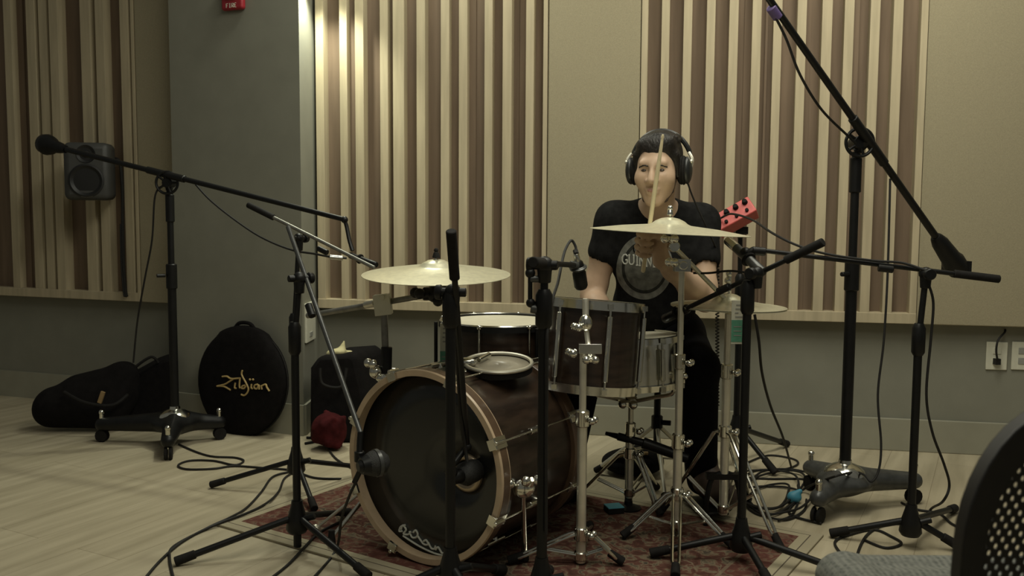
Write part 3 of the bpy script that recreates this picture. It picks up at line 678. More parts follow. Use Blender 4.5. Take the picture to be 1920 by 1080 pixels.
# --- chrome hardware stands
def chrome_stand(name, label, cat, base, legs, top_z, sections, foot_z=.02, braceh=.12, group=None, rubber=.014):
    bx, by = base; t = thing(name, label, cat, (bx, by, fz(bx, by)), group)
    for e in legs:
        e = V(e); e.z = fz(e.x, e.y) + rubber; h = V((bx, by, top_z)); dh = V((e.x - bx, e.y - by, 0)).normalized(); q = V((-dh.y, dh.x, 0))
        L = MB()
        for s in (-1, 1):
            L.tube([h + dh * .02 + q * .011 * s, h + dh * .035 + q * .012 * s + V((0, 0, -.004)), hyp(h, e, .85) + q * .010 * s, e + q * .003 * s - (e - h).normalized() * .01], .0052, 8)
            mid = hyp(h, e, .55); lowz = max(fz(bx, by) + .03, top_z - braceh * 2)
            L.tube([V((bx, by, lowz)) + dh * .016 + q * .008 * s, mid + q * .008 * s], .004, 6)
        Lo = L.build('leg', M['chrome'], t); f = (e - h).normalized()
        MB().cyl(e - f * .045, e + f * .004, .012, .014).build('rubber_foot', M['rubber'], Lo)
    c = MB().cyl((bx, by, top_z - .02), (bx, by, top_z + .02), .021); wingnut(c, (bx + .02, by - .01, top_z), (1, -.4, 0))
    c.build('leg_collar', M['chrome'], t); c = MB()
    c.cyl((bx, by, max(fz(bx, by) + .025, top_z - braceh * 2) - .012), (bx, by, max(fz(bx, by) + .025, top_z - braceh * 2) + .014), .020)
    c.build('brace_collar', M['chrome'], t)
    for i, (z0, z1, rr) in enumerate(sections):
        MB().cyl((bx, by, z0), (bx, by, z1), rr, None, 18).build('tube', M['chrome_satin'], t)
        if i:
            k = MB().cyl((bx, by, z0 - .03), (bx, by, z0 + .018), sections[i - 1][2] + .006); wingnut(k, (bx + .018, by - .012, z0 - .008), (1, -.5, 0)); k.build('height_clamp', M['chrome'], t)
    return t
def zat(py, Y): return P(960, py, Y).z
# stand that holds the rack tom
TS = V((.208, 2.63, 0))
t = chrome_stand('tom_stand', 'chrome stand with shiny pole in front of the rack tom', 'drum stand', (TS.x, TS.y), [onf(955, 1064), onf(1166, 1066), V((.26, 2.93, 0))], .10, [(.012, zat(780, 2.63), .0145), (zat(780, 2.63), zat(655, 2.63), .0105)], braceh=.035)
pc = P(1106, 658, 2.63)
k = MB().box(pc + V((0, 0, .008)), (.066, .034, .028)).cyl(pc - V((0, 0, .02)), pc + V((0, 0, .02)), .017); wingnut(k, pc + V((-.04, -.015, 0)), (-1, -.3, -.2), 1.2); wingnut(k, pc + V((.0, -.02, -.018)), (0, -1, -.2), 1.1)
k.build('multi_clamp', M['chrome'], t, bevel=.006)
k = MB().tube(spline([pc + V((0, .0, .01)), P(1102, 640, 2.64), P(1099, 610, 2.65), P(1098, 566, 2.66)]), .0075).cyl(P(1098, 596, 2.655), P(1098, 560, 2.665), .0095)
k.build('tom_arm', M['chrome_satin'], t)
k = MB().sph(P(1098, 606, 2.645), (.02, .017, .026)); wingnut(k, P(1090, 612, 2.635), (-1, -.4, -.1), 1.1); k.build('ball_clamp', M['chrome'], t)
k = MB().tube([P(1098, 592, 2.66), P(1101, 594, 2.76)], .009); k.tube([pc + V((.0, .0, .012)), P(1110, 662, 2.755)], .010); k.build('tom_bracket', M['chrome'], t)
# cymbal boom stand
CS = V((.535, 2.88, 0))
t = chrome_stand('cymbal_stand', 'chrome cymbal stand with angled boom in front of the drummer', 'cymbal stand', (CS.x, CS.y), [onf(1372, 1034), onf(1266, 1092), onf(1168, 1016)], .145, [(.05, zat(822, 2.88), .0145), (zat(822, 2.88), zat(672, 2.88), .012), (zat(672, 2.88), zat(502, 2.88), .0095)], braceh=.05)
ct = P(1290, 497, 2.88); ct = V((CS.x, CS.y, ct.z))
bt = P(1263, 462, 2.86); be = P(1398, 600, 2.96)
k = MB().box(ct, (.05, .04, .04)).cyl(ct - V((0, .03, 0)), ct + V((0, .03, 0)), .014); wingnut(k, ct + V((-.02, -.02, .01)), (-1, -.4, 0), 1.3); k.build('boom_clamp', M['chrome'], t, bevel=.004)
MB().cyl(bt, be, .0075).cyl(be, hyp(be, bt, .16), .0085).build('boom_arm', M['chrome_satin'], t)
MB().cyl(be + (be - bt).normalized() * .012, be, .009).build('end_cap', M['rubber'], t)
cyc = P(1256, 424, 2.85)
k = MB().cyl(bt - V((0, .02, 0)), bt + V((0, .02, 0)), .018).sph(bt, .017); wingnut(k, bt + V((-.01, -.02, .02)), (-.6, -1, .3), 1.3); k.build('tilter', M['chrome'], t)
MB().cyl(bt, cyc + V((0, 0, .045)), .004).build('tilter_rod', M['chrome'], t)
MB().cyl(cyc - V((0, 0, .016)), cyc - V((0, 0, .004)), .016).build('felt', M['rubber'], t)
MB().cyl(cyc + V((0, 0, .034)), cyc + V((0, 0, .052)), .010, .008).sph(cyc + V((0, 0, .056)), .009).build('wing_nut', M['chrome'], t)
def cymbal(label, c, n, R, bell=.05, h=.026, grp=None):
    c = V(c); pr = [(.006, .0), (.5 * bell, -.004), (.82 * bell, -.012), (bell, -.020), (bell + .010, -.024), (R * .6, -.024 - h * .35), (R, -.024 - h)]
    prof = [(r, z + .028) for r, z in pr] + [(r, z + .0265) for r, z in pr[::-1]]
    mb = MB().ringprof(c, n, prof, 72)
    return solo('cymbal', mb, M['bronze'], label, 'cymbal', grp, angle=30)
cymbal('large ride cymbal on boom stand in front of the drummer', cyc, (.045, -.01, 1), .247, .055, .022, 'cymbals')

# hi-hat
HH = V((.704, 2.96, 0))
t = chrome_stand('hihat_stand', 'chrome hi-hat stand with tripod and pedal by the drummer shoe', 'hi-hat stand', (HH.x, HH.y), [onf(1237, 972), onf(1463, 1040), V((.86, 3.24, 0))], zat(806, 2.96), [(.05, zat(690, 2.96), .0145), (zat(690, 2.96), zat(585, 2.96), .0105)], braceh=.13)
MB().cyl((HH.x, HH.y, zat(590, 2.96)), (HH.x, HH.y, zat(512, 2.96)), .0035).build('pull_rod', M['chrome'], t)
hz = P(1370, 566, 2.96).z
k = MB().cyl((HH.x, HH.y, hz + .035), (HH.x, HH.y, hz + .085), .0085); k.sph((HH.x - .006, HH.y - .008, hz + .07), .011).sph((HH.x - .004, HH.y - .012, hz + .092), .010); k.build('clutch', M['chrome'], t)
MB().cyl((HH.x, HH.y, hz - .035), (HH.x, HH.y, hz - .012), .02, .024).build('seat_cup', M['rubber'], t)
fzr = fz(HH.x, HH.y)
ped = MB().box((.672, 3.115, .030), (.085, .27, .010), Matrix.Rotation(.12, 3, 'Z') @ Matrix.Rotation(-.10, 3, 'X')); ped.build('footboard', M['black_metal'], t, bevel=.003)
k = MB()
for s in (-1, 1): k.tube(spline([(HH.x - .0 + s * .055, HH.y + .01, .012), (HH.x + s * .055, HH.y, .10), (HH.x + s * .04, HH.y, .17), (HH.x + s * .01, HH.y, .19)]), .009)
k.box((HH.x, HH.y, .18), (.12, .03, .018)); k.build('pedal_frame', M['black_metal'], t)
c = V((HH.x, HH.y, hz))
cymbal('upper hi-hat cymbal on the stand at the drummer\'s side', c, (.02, 0, 1), .185, .05, .020, 'cymbals')
mb = MB(); pr = [(.006, -.036), (.05, -.030), (.058, -.024), (.185, -.0125)]
mb.ringprof(c, (.02, 0, 1), pr + [(r, z - .0015) for r, z in pr[::-1]], 72)
solo('cymbal', mb, M['bronze'], 'lower hi-hat cymbal turned upward beneath its twin', 'cymbal', 'cymbals', angle=30)
def hang_tag(label, x0, x1, y0, y1, Y, split):
    a, b_, c2, d2 = P(x0, y0, Y), P(x1, y0, Y), P(x1, y1, Y), P(x0, y1, Y)
    cc = (a + b_ + c2 + d2) / 4; w = (b_ - a).length; h = (a - d2).length
    t = thing('hang_tag', label, 'tag', (cc.x, cc.y, cc.z - h / 2))
    MB().box(cc, (w, .004, h)).build('card', M['white'], t, bevel=.001)
    s = split; MB().box(cc + V((0, -.0026, -h / 2 + h * (s[0] + s[1]) / 2)), (w * .98, .0014, h * (s[1] - s[0]))).build('green_print', M['green'], t)
    tx = MB(); rr = random.Random(2)
    for k in range(4): tx.box(cc + V((w * rr.uniform(-.1, .1), -.0026, h * (.12 + .09 * k))), (w * rr.uniform(.25, .6), .0014, h * .03))
    for k in range(3): tx.box(cc + V((0, -.0038, -h / 2 + h * (s[0] + (s[1] - s[0]) * (.3 + .2 * k)))), (w * .6, .001, h * .02))
    tx.build('small_print', M['printgrey'], t)
    return t
hang_tag('white and green paper tag hanging on the hi-hat stand', 1371, 1394, 563, 645, 2.76, (.05, .55))
hang_tag('white and green paper tag hanging on the floor tom side', 825, 842, 606, 696, 2.88, (.03, .42))

# ================================================================== DRUMS
def drum_parts(t, ct, ax, R, depth, shell, hoopmat, headmat, nl, phase=0, hoop_h=.026, hoop_r=.010, lug='tube', arc=None, bottomhead='headclear', hoop2=None):
    ct = V(ct); ax = V(ax).normalized(); u, v, a = frame(ax)         # ax points away from the batter head
    MB().ringprof(ct, a, [(R, .006), (R, depth - .006), (R - .008, depth - .004), (R - .008, .004)], 64).build('shell', M[shell], t)
    MB().lathe(ct, a, [(.001, -.001), (R - .004, -.001), (R + .001, .004), (R + .002, .012)], 64, False).build('batter_head', M[headmat], t)
    MB().lathe(ct + a * depth, a, [(R + .002, -.012), (R + .001, -.004), (R - .004, .001), (.001, .001)], 64, False).build('resonant_head', M[bottomhead], t)
    for h0, s, hm in ((0, -1, hoopmat), (depth, 1, hoop2 or hoopmat)):
        o = ct + a * h0
        MB().ringprof(o, a * s, [(R + .003, -.014), (R + .003 + hoop_r, -.014), (R + .003 + hoop_r * .8, hoop_h - .016), (R - .002, hoop_h - .015), (R - .002, hoop_h - .019), (R + .003, hoop_h - .02)], 72).build('hoop', M[hm], t)
    for k in range(nl):
        ang = phase + 2 * PI * k / nl; d = u * math.cos(ang) + v * math.sin(ang)
        p0 = ct + d * (R + .013); L = MB()
        if lug == 'tube':
            L.cyl(p0 + a * .03, p0 + a * (depth - .03), .0085); L.cyl(p0 + a * (-.008), p0 + a * (depth + .008), .0038)
            L.box(p0 + a * 0 + d * .001, (.016, .016, .016)); L.box(p0 + a * depth + d * .001, (.016, .016, .016))
        else:
            m_ = p0 + a * depth * .45; L.sph(m_, .012); L.cyl(m_ - a * .02, m_ + a * .02, .008); L.cyl(p0 - a * .008, m_, .0035); L.sph(p0 - a * .004, .009)
        L.build('lug', M['chrome'], t)
    return u, v, a
# bass drum
BA = V((.559, .829, 0)).normalized(); BF = V((-.262, 2.615, .299)); BR = .272; BD = .44
t = thing('bass_drum', 'large dark walnut bass drum with pale maple front hoop and black head', 'drum', (BF.x + .12, BF.y + .2, .008))
u, v, a = frame(BA)                                       # u horizontal, v vertical
MB().ringprof(BF, a, [(BR, .036), (BR, BD - .02), (BR - .008, BD - .02), (BR - .008, .036)], 80).build('shell', M['drumwood'], t)
for h0, mm, nm in ((0, 'maple', 'front_hoop'), (BD - .04, 'hoopdark', 'batter_hoop')):
    ho = MB().ringprof(BF + a * h0, a, [(BR - .003, 0), (BR + .014, 0), (BR + .017, .004), (BR + .017, .040), (BR + .015, .044), (BR + .001, .044), (BR + .001, .038), (BR - .003, .034)], 96).build(nm, M[mm], t)
    if h0 == 0: MB().ringprof(BF + a * .007, a, [(BR + .016, 0), (BR + .0178, 0), (BR + .0178, .030), (BR + .016, .030)], 96).build('hoop_inlay', M['hoopdark'], ho, label='dark stained outer band')
hc = BF + a * .036
px = onplane(875, 886, hc, a); pd2 = px - hc; pu, pv = pd2.dot(u), pd2.dot(v); pr_ = .05
# front head with a real port hole: ring of quads from hole to rim
N = 72; mb = MB(); vs = []; fs = []
for k in range(N):
    th = 2 * PI * k / N; inner = V((pu + pr_ * math.cos(th), pv + pr_ * math.sin(th), 0)); outer = V((math.cos(th), math.sin(th), 0)) * (BR + .0005)
    for w in (0, .33, .66, 1): q = inner.lerp(outer, w); vs.append(hc + u * q.x + v * q.y)
for k in range(N):
    k2 = (k + 1) % N
    for w in range(3): fs.append([k * 4 + w, k2 * 4 + w, k2 * 4 + w + 1, k * 4 + w + 1])
mb.add(vs, fs); mb.build('front_head', M['headblack'], t, solid=.0006)
MB().torus(px, a, pr_ - .004, .011, 48, 10).build('port_ring', M['copper'], t)
MB().lathe(BF + a * (BD - .02), a, [(.001, 0), (BR - .009, 0)], 64, False).build('batter_head', M['headclear'], t, solid=.001)
for k in range(8):
    ang = PI / 8 + k * PI / 4 + .0; d = u * math.cos(ang) + v * math.sin(ang)
    for h0, s, nm in ((0, 1, 'front'), (BD, -1, 'back')):
        o = BF + a * h0 + d * (BR + .017); c = MB()
        Rm = Matrix((d, a, d.cross(a))).transposed()
        c.box(o + a * .018 * s, (.008, .05, .034), Rm).box(o - a * .006 * s - d * .010, (.026, .008, .030), Rm)
        c.cyl(o + a * .03 * s + d * .006, o + a * .0 * s + d * .006 - a * .012 * s, .006); cc_ = c.build('claw', M['chrome'], t, bevel=.003)
    o = BF + d * (BR + .019); L = MB().cyl(o + a * .03, o + a * (BD - .03), .0032)
    m_ = BF + d * (BR + .009) + a * BD / 2; L.cyl(m_ - a * .045 + d * .004, m_ + a * .045 + d * .004, .010); L.cyl(m_ - d * .012, m_ + d * .006, .012)
    L.build('lug', M['chrome'], t)
# spurs
sp0 = P(972, 922, 2.76); se = onf(984, 1052)
def spur(p, e, rot):
    s = MB().sph(p, (.035, .02, .028)); wingnut(s, p + V((.02, -.03, .02)), (.2, -.6, .8), 1.4); wingnut(s, p + V((-.03, -.02, .02)), (-.8, -.5, .3), 1.2)
    so_ = s.build('spur_bracket', M['chrome'], t)
    MB().cyl(p, e + V((0, 0, .025)), .0075).build('spur', M['chrome'], t)
    MB().cyl(e + V((0, 0, .05)), e + V((0, 0, .004)), .0095, .013).build('spur_foot', M['rubber'], t)
shd = lambda h, ang: BF + a * h + (u * math.cos(ang) + v * math.sin(ang)) * (BR + .016)
uu = u if u.x > 0 else -u
p1 = BF + a * .10 + (uu * .99 - V((0, 0, 1)) * .12).normalized() * (BR + .020); e1 = onf(984, 1058)
spur(p1, e1, 0)
p2 = BF + a * .13 + (-uu * .93 - V((0, 0, 1)) * .36).normalized() * (BR + .018); e2 = onf(622, 1028); spur(p2, e2, 0)
MB().tube([p2 + V((-.02, 0, -.01)), onf(592, 1008) + V((0, 0, .02))], .005).sph(onf(592, 1008) + V((0, 0, .02)), .016).build('spur_brace', M['chrome_satin'], t)
# script logo low on the front head
lg = MB(); sq = [[(-.118, -.205), (-.11, -.19), (-.098, -.2), (-.108, -.215), (-.09, -.212), (-.078, -.2)], [(-.085, -.2), (-.075, -.215), (-.06, -.212), (-.052, -.2), (-.06, -.19), (-.07, -.2)], [(-.052, -.205), (-.03, -.222), (-.012, -.218), (-.02, -.208), (-.03, -.215)],
   [(-.012, -.212), (0.0, -.226), (.012, -.224), (.016, -.214)], [(.016, -.226), (.026, -.215), (.04, -.228), (.052, -.222)], [(-.11, -.222), (-.05, -.234), (.01, -.238), (.045, -.234)], [(-.112, -.208), (-.125, -.212), (-.118, -.196), (-.1, -.186)]]
for st in sq: lg.tube(spline([hc - a * .001 + uu * (x + .01) + V((0, 0, 1)) * (y - .020 - (x + .03) * .10) for x, y in st], 6), .0032, 6)
lg.build('script_logo', M['whitemark'], t, label='pale script lettering')
# left cymbal mounted on the bass drum
cm = thing('cymbal_mount', 'cymbal arm with post clamped on the bass drum\'s left top edge', 'cymbal mount', P(725, 690, 2.76))
pb = P(724, 696, 2.76)
MB().cyl(pb - V((0, 0, .015)), P(720, 578, 2.776), .0105).build('post', M['steel'], cm)
MB().cyl(pb - V((0, 0, .01)), P(725, 650, 2.765), .017).build('post_sleeve', M['black_metal'], cm)
k = MB().sph(pb + V((-.03, -.01, .0)), .021).sph(pb + V((.005, -.02, -.018)), (.035, .02, .016)).cyl(pb - V((.03, 0, 0)), pb + V((.03, 0, 0)), .011); wingnut(k, pb + V((-.035, -.01, .012)), (-.5, -.4, .8), 1.3)
k.build('hoop_clamp', M['chrome'], cm)
tc_ = P(815, 551, 2.70)
MB().cyl(P(576, 592, 2.95), tc_, .0092).build('arm', M['steel'], cm)
MB().cyl(P(702, 568, 2.80), P(684, 572, 2.82), .0105).build('arm_band', M['chrome_satin'], cm)
k = MB().box(P(718, 571, 2.775), (.05, .045, .062), Matrix.Rotation(-.12, 3, 'Y')).cyl(P(716, 558, 2.74), P(716, 558, 2.77), .009); k.build('clamp_block', M['white'], cm, bevel=.004, label='pale worn clamp block')
k = MB().cyl(tc_ - V((.035, 0, 0)), tc_ + V((.03, 0, 0)), .020).sph(tc_, .026).sph(tc_ + V((.02, -.01, .02)), .018); wingnut(k, tc_ + V((-.03, -.015, .0)), (-1, -.5, .2), 1.5); wingnut(k, tc_ + V((.02, -.02, -.01)), (.5, -1, -.5), 1.4)
k.build('tilter', M['black_metal'], cm)
cy1 = P(818, 503, 2.73); n1 = V((0.0, -.075, 1)).normalized()
MB().cyl(tc_, cy1 + n1 * .05, .004).build('tilter_rod', M['chrome'], cm)
MB().cyl(cy1 + n1 * .032, cy1 + n1 * .048, .012, .008).sph(cy1 + n1 * .054, .007).build('felt_nut', M['rubber'], cm)
cymbal('crash cymbal tilted to camera above the bass drum at left', cy1, n1, .222, .05, .022, 'cymbals')
# rack tom
tt = P(1117, 571, 2.93)
ta = V((-.075, -.075, -1)).normalized()
t = thing('rack_tom', 'dark walnut rack tom with chrome hoops before the drummer', 'drum', (tt.x, tt.y, tt.z - .26))
fu_, fv_, _ = frame(ta); fd = V((.2, -.98, 0)); drum_parts(t, tt, ta, .146, .262, 'drumwood', 'chrome', 'headclear', 6, math.atan2(fd.dot(fv_), fd.dot(fu_)), .030, .011)
# shallow hand drum on the bass drum
_uu = V((.829, -.559, 0)); hn = V((.0, -.13, 1)).normalized()
hd = BF + BA * .25 + (V((0, 0, 1)) * math.cos(.36) + _uu * math.sin(.36)) * (BR + .010)
t = thing('hand_drum', 'shallow hand drum with pale rim lying on top of bass drum', 'drum', hd)
MB().ringprof(hd, hn, [(.098, 0), (.104, .0), (.104, .022), (.098, .022)], 56).build('shell', M['rubber'], t)
MB().lathe(hd + hn * .016, hn, [(.001, 0), (.099, 0)], 48, False).build('head', M['headclear'], t, solid=.001)
MB().torus(hd + hn * .023, hn, .102, .006, 56, 8).build('rim', M['chrome_satin'], t)
k = MB().sph(hd + V((-.095, -.02, .025)), (.03, .016, .016)).sph(hd + V((-.10, -.04, -.005)), .016).cyl(hd + V((-.06, .0, .03)), hd + V((-.03, .06, .038)), .008)
k.build('clip', M['chrome'], t)
# floor tom
fc_ = P(938, 603, 3.20); t = thing('floor_tom', 'dark walnut floor tom behind the bass drum with pale head', 'drum', (fc_.x, fc_.y, .008))
drum_parts(t, fc_, (0, 0, -1), .205, .36, 'drumwood', 'black_metal', 'headwhite', 8, .31, .022, .008, 'ball')
MB().torus(fc_ + V((0, 0, .006)), (0, 0, 1), .209, .0045, 64, 6).build('hoop_edge', M['chrome'], t)
for k in range(3):
    ang = PI * 1.02 + k * 2 * PI / 3; d = V((math.cos(ang), math.sin(ang), 0)); p0 = fc_ + d * .226
    L = MB().cyl((p0.x, p0.y, fz(p0.x, p0.y) + .012), (p0.x, p0.y, fc_.z + .0), .0065).box((p0.x - d.x * .01, p0.y - d.y * .01, fc_.z - .2), (.03, .03, .06)).build('leg', M['black_metal'], t)
    MB().cyl((p0.x, p0.y, fz(p0.x, p0.y) + .001), (p0.x, p0.y, fz(p0.x, p0.y) + .035), .014).build('rubber_foot', M['rubber'], L)
# snare
sn_ = P(1176, 630, 3.16); t = thing('snare_drum', 'chrome snare drum with white head behind the rack tom', 'drum', (sn_.x, sn_.y, sn_.z - .17))
drum_parts(t, sn_, (0.03, -.03, -1), .176, .165, 'chrome', 'chrome', 'headwhite', 10, .1, .022, .010)
q = sn_ + V((.172, -.09, -.10)); MB().box(q, (.03, .03, .10)).sph(q + V((.01, -.02, -.02)), .013).build('strainer', M['chrome'], t, bevel=.006)
SS = V((.415, 3.13, 0))
t = chrome_stand('snare_stand', 'chrome snare drum stand behind the low black microphone boom', 'drum stand', (SS.x, SS.y), [onf(1238, 974), V((.22, 3.20, 0)), V((.55, 3.38, 0))], .21, [(.05, .30, .0125), (.30, .40, .0095)], braceh=.07)
k = MB()
for ang in (-.6, 1.5, 3.6):
    d = V((math.cos(ang), math.sin(ang), 0)); e = V((sn_.x, sn_.y, 0)) + d * .17; k.tube(spline([(SS.x, SS.y, .39), (hyp(SS.x, e.x, .6), hyp(SS.y, e.y, .6), .415), (e.x, e.y, sn_.z - .185), (e.x + d.x * .012, e.y + d.y * .012, sn_.z - .155)]), .007)
k.sph((SS.x, SS.y, .395), .024); wingnut(k, (SS.x - .01, SS.y - .02, .39), (-.3, -1, 0), 1.5); k.build('basket', M['chrome'], t)

# ================================================================== MICROPHONES
def sphere_mic(label, c, axis, r, L, cat='microphone'):
    c = V(c); ax = V(axis).normalized(); t = thing('microphone', label, cat, c - V((0, 0, r)))
    MB().lathe(c, ax, [(.001, r), (r * .5, r * .9), (r * .85, r * .55), (r, 0), (r * .97, -r * .35), (r * .8, -r * .75)], 28, False).build('grille', M['foam'], t)
    MB().ringprof(c, ax, [(r * 1.01, -.004), (r * 1.06, -.004), (r * 1.06, .006), (r * 1.01, .006)], 28).build('band', M['grey_metal'], t)
    MB().lathe(c - ax * r * .7, ax, [(r * .35, -L), (r * .5, -L + .01), (r * .62, -.02), (r * .82, 0)], 24).build('body', M['black_metal'], t)
    return t
k1 = P(706, 868, 2.44)
sphere_mic('round black bass drum microphone before the left of the black head', k1, (.75, .5, .05), .036, .03)
mb = MB().tube(spline([P(676, 810, 2.46), P(674, 840, 2.45), P(676, 866, 2.44), P(690, 868, 2.44)]), .0085).cyl(P(674, 846, 2.45), P(674, 866, 2.45), .014).cyl(P(676, 880, 2.45), P(664, 905, 2.46), .007)
solo('mic_clip', mb, M['black_metal'], 'black clip at low end of boom holding the round bass drum microphone', 'mic clip')
k2 = P(883, 884, 2.535); t = thing('microphone', 'black microphone poking into the port hole of the bass drum', 'microphone', k2 - V((0, 0, .05)))
MB().lathe(k2, BA, [(.001, .05), (.026, .045), (.033, .02), (.033, -.03), (.024, -.05), (.018, -.055)], 24, False).build('grille', M['foam'], t)
MB().cyl(k2 - BA * .05, k2 - BA * .10, .021, .016).sph(k2 - BA * .09 + V((0, 0, .02)), .018).build('body', M['black_metal'], t)
mb = MB().cyl(P(876, 836, 2.50), k2 - BA * .10 + V((0, 0, .028)), .009).sph(P(876, 838, 2.50), .013)
solo('mic_clip', mb, M['black_metal'], 'black clip holding the microphone at the bass drum port', 'mic clip')
# tom mic
a0, a1 = P(1083, 492, 2.76), P(1090, 540, 2.79); t = thing('microphone', 'thick black microphone pointing down above the rack tom', 'microphone', a1 - V((0, 0, .01)))
dm = (a1 - a0).normalized(); L = (a1 - a0).length
MB().lathe(a0, dm, [(.010, -.006), (.016, 0), (.0185, .012), (.0185, L * .35), (.021, L * .4), (.021, L - .008), (.017, L)], 24).build('body', M['black_metal'], t)
MB().torus(a0 + dm * .014, dm, .0195, .003, 24, 6).build('ring', M['grey_metal'], t)
MB().cyl(a0 - dm * .004, a0 - dm * .03, .010, .008).build('plug', M['chrome'], t)
mb = MB().cyl(P(1070, 497, 2.74), P(1082, 498, 2.755), .013).torus(P(1084, 502, 2.762), dm, .023, .004, 20, 6)
solo('mic_clip', mb, M['grey_metal'], 'grey clip at the boom tip gripping the rack tom microphone', 'mic clip')
mb = MB().tube(spline([a0 - dm * .03, P(1079, 462, 2.76), P(1071, 451, 2.76), P(1060, 468, 2.72), P(1053, 495, 2.66), P(1046, 530, 2.55), P(1036, 562, 2.42), P(1026, 620, 2.285), P(1024, 760, 2.283), P(1024, 1000, 2.28)]), .0042)
mb.tube([a0 - dm * .028, P(1079, 470, 2.76)], .0085)
solo('microphone_cable', mb, M['cable'], 'thin cable looping from rack tom microphone down its stand', 'cable')
t = thing('stand_clamp', 'small dark clamp bracket left of the short level boom', 'clamp', P(995, 575, 2.3))
MB().cyl(P(994, 508, 2.3), P(994, 572, 2.3), .006).sph(P(994, 512, 2.3), .013).sph(P(995, 568, 2.3), .012).build('rod', M['black_metal'], t)
MB().cyl(P(994, 523, 2.3), P(1021, 523, 2.3), .009).build('jaw', M['grey_metal'], t)
MB().cyl(P(995, 578, 2.3), P(1021, 582, 2.3), .012).build('jaw', M['grey_metal'], t)
# hi-hat mic, grey with silver tip
pencil_mic('dark pencil microphone with bright silver tip above the hi-hat', P(1432, 512, 2.80), P(1364, 450, 2.98), .0155, None, 'chrome', 'grey_metal', .26)
mb = MB().cyl(P(1415, 468, 2.88), P(1400, 476, 2.885), .012).sph(P(1398, 474, 2.89), .018).cyl(P(1410, 470, 2.88), P(1435, 472, 2.878), .014)
solo('mic_clip', mb, M['black_metal'], 'black clip at the tip of the long level boom', 'mic clip')
# snare mic
t = pencil_mic('short black microphone on slanted boom tip aimed at the snare', P(1290, 578, 2.87), P(1246, 598, 2.99), .015)

# ================================================================== RED MIXER
mc = P(1378, 408, 3.64); ru = (P(1415, 402, 3.60) - P(1352, 432, 3.60)).normalized(); rn = V((-.38, -.80, .46)).normalized()
ru = (ru - rn * ru.dot(rn)).normalized(); rv = rn.cross(ru).normalized(); rR = Matrix((ru, rv, rn)).transposed()
t = thing('headphone_mixer', 'small red mixer box with black knobs tilted on a black stand', 'mixer', mc - V((0, 0, .05)))
MB().box(mc, (.165, .075, .07), rR).build('case', M['red'], t, bevel=.005)
for k in range(4): MB().cyl(mc + rn * .034 + ru * (-.06 + k * .04) + rv * .018, mc + rn * .052 + ru * (-.06 + k * .04) + rv * .018, .0115, .0095).build('knob', M['rubber'], t)
for k in range(3): MB().cyl(mc + rn * .034 + ru * (-.04 + k * .045) - rv * .018, mc + rn * .044 + ru * (-.04 + k * .045) - rv * .018, .007).build('knob', M['rubber'], t)
mb = MB().box(P(1388, 432, 3.70), (.05, .06, .03)).cyl(P(1388, 445, 3.71), P(1388, 425, 3.69), .014)
solo('mount_bracket', mb, M['black_metal'], 'black bracket joining the red mixer to its stand', 'bracket', bevel=.003)

# ================================================================== DRUMMER
root = thing('person', 'drummer in black printed t-shirt and headphones playing behind the drum kit', 'person', (.53, 3.42, 0))
hcn = P(1234, 318, 3.20)
hF = V((-.36, -.92, -.10)).normalized(); hL = V((0, 0, 1)).cross(hF).normalized(); hU = hF.cross(hL).normalized()
hR = Matrix((hL, hU, hF)).transposed()
def HP(l, uu_, f_): return hcn + hL * l + hU * uu_ + hF * f_
shR, shL = P(1152, 414, 3.33), P(1314, 418, 3.36)          # his right = image left
elR, elL = P(1110, 556, 3.36), P(1322, 562, 3.24)
wrR, wrL = P(1140, 612, 3.13), P(1240, 488, 3.07)
hnR, hnL = P(1152, 612, 3.05), P(1214, 452, 3.03)
stickL = (P(1207, 500, 3.035), P(1243, 252, 2.93))
stickR = (P(1156, 606, 3.09), P(1120, 628, 2.95))
sdir = (stickL[1] - stickL[0]).normalized()
hnL = stickL[0] + sdir * .075
body = SDF()
body.ell(HP(0, .045, -.015), (.073, .083, .094), hR, .02).ell(HP(0, -.02, .030), (.063, .085, .064), hR, .03).ell(HP(0, -.072, .036), (.047, .042, .050), hR, .03)
body.ell(HP(0, -.106, .068), (.026, .017, .017), hR, .03)
body.cap(HP(-.036, .026, .080), .010, HP(.036, .026, .080), .010, .02).cap(HP(0, .016, .090), .009, HP(0, -.030, .113), .0125, .012)
for s in (-1, 1):
    body.ell(HP(.013 * s, -.034, .103), (.0085, .008, .010), hR, .008).ell(HP(.040 * s, -.026, .062), (.026, .026, .026), hR, .03)
    body.ell(HP(.030 * s, .003, .103), (.018, .0105, .0165), hR, .012, 's')
    body.ell(HP(.076 * s, -.004, -.012), (.012, .031, .020), hR, .008)
body.ell(HP(0, -.062, .094), (.023, .0065, .010), hR, .010).ell(HP(0, -.075, .091), (.020, .007, .010), hR, .010)
nb = P(1233, 402, 3.31)
body.cap(HP(0, -.05, -.025), .054, nb, .060, .04)
# torso under the shirt
body.cap(shR, .05, P(1233, 412, 3.34), .07, .05).cap(shL, .05, P(1233, 412, 3.34), .07, .05)
body.ell(P(1228, 475, 3.36), (.145, .095, .17), None, .05).ell(P(1226, 575, 3.40), (.13, .10, .15), None, .05)
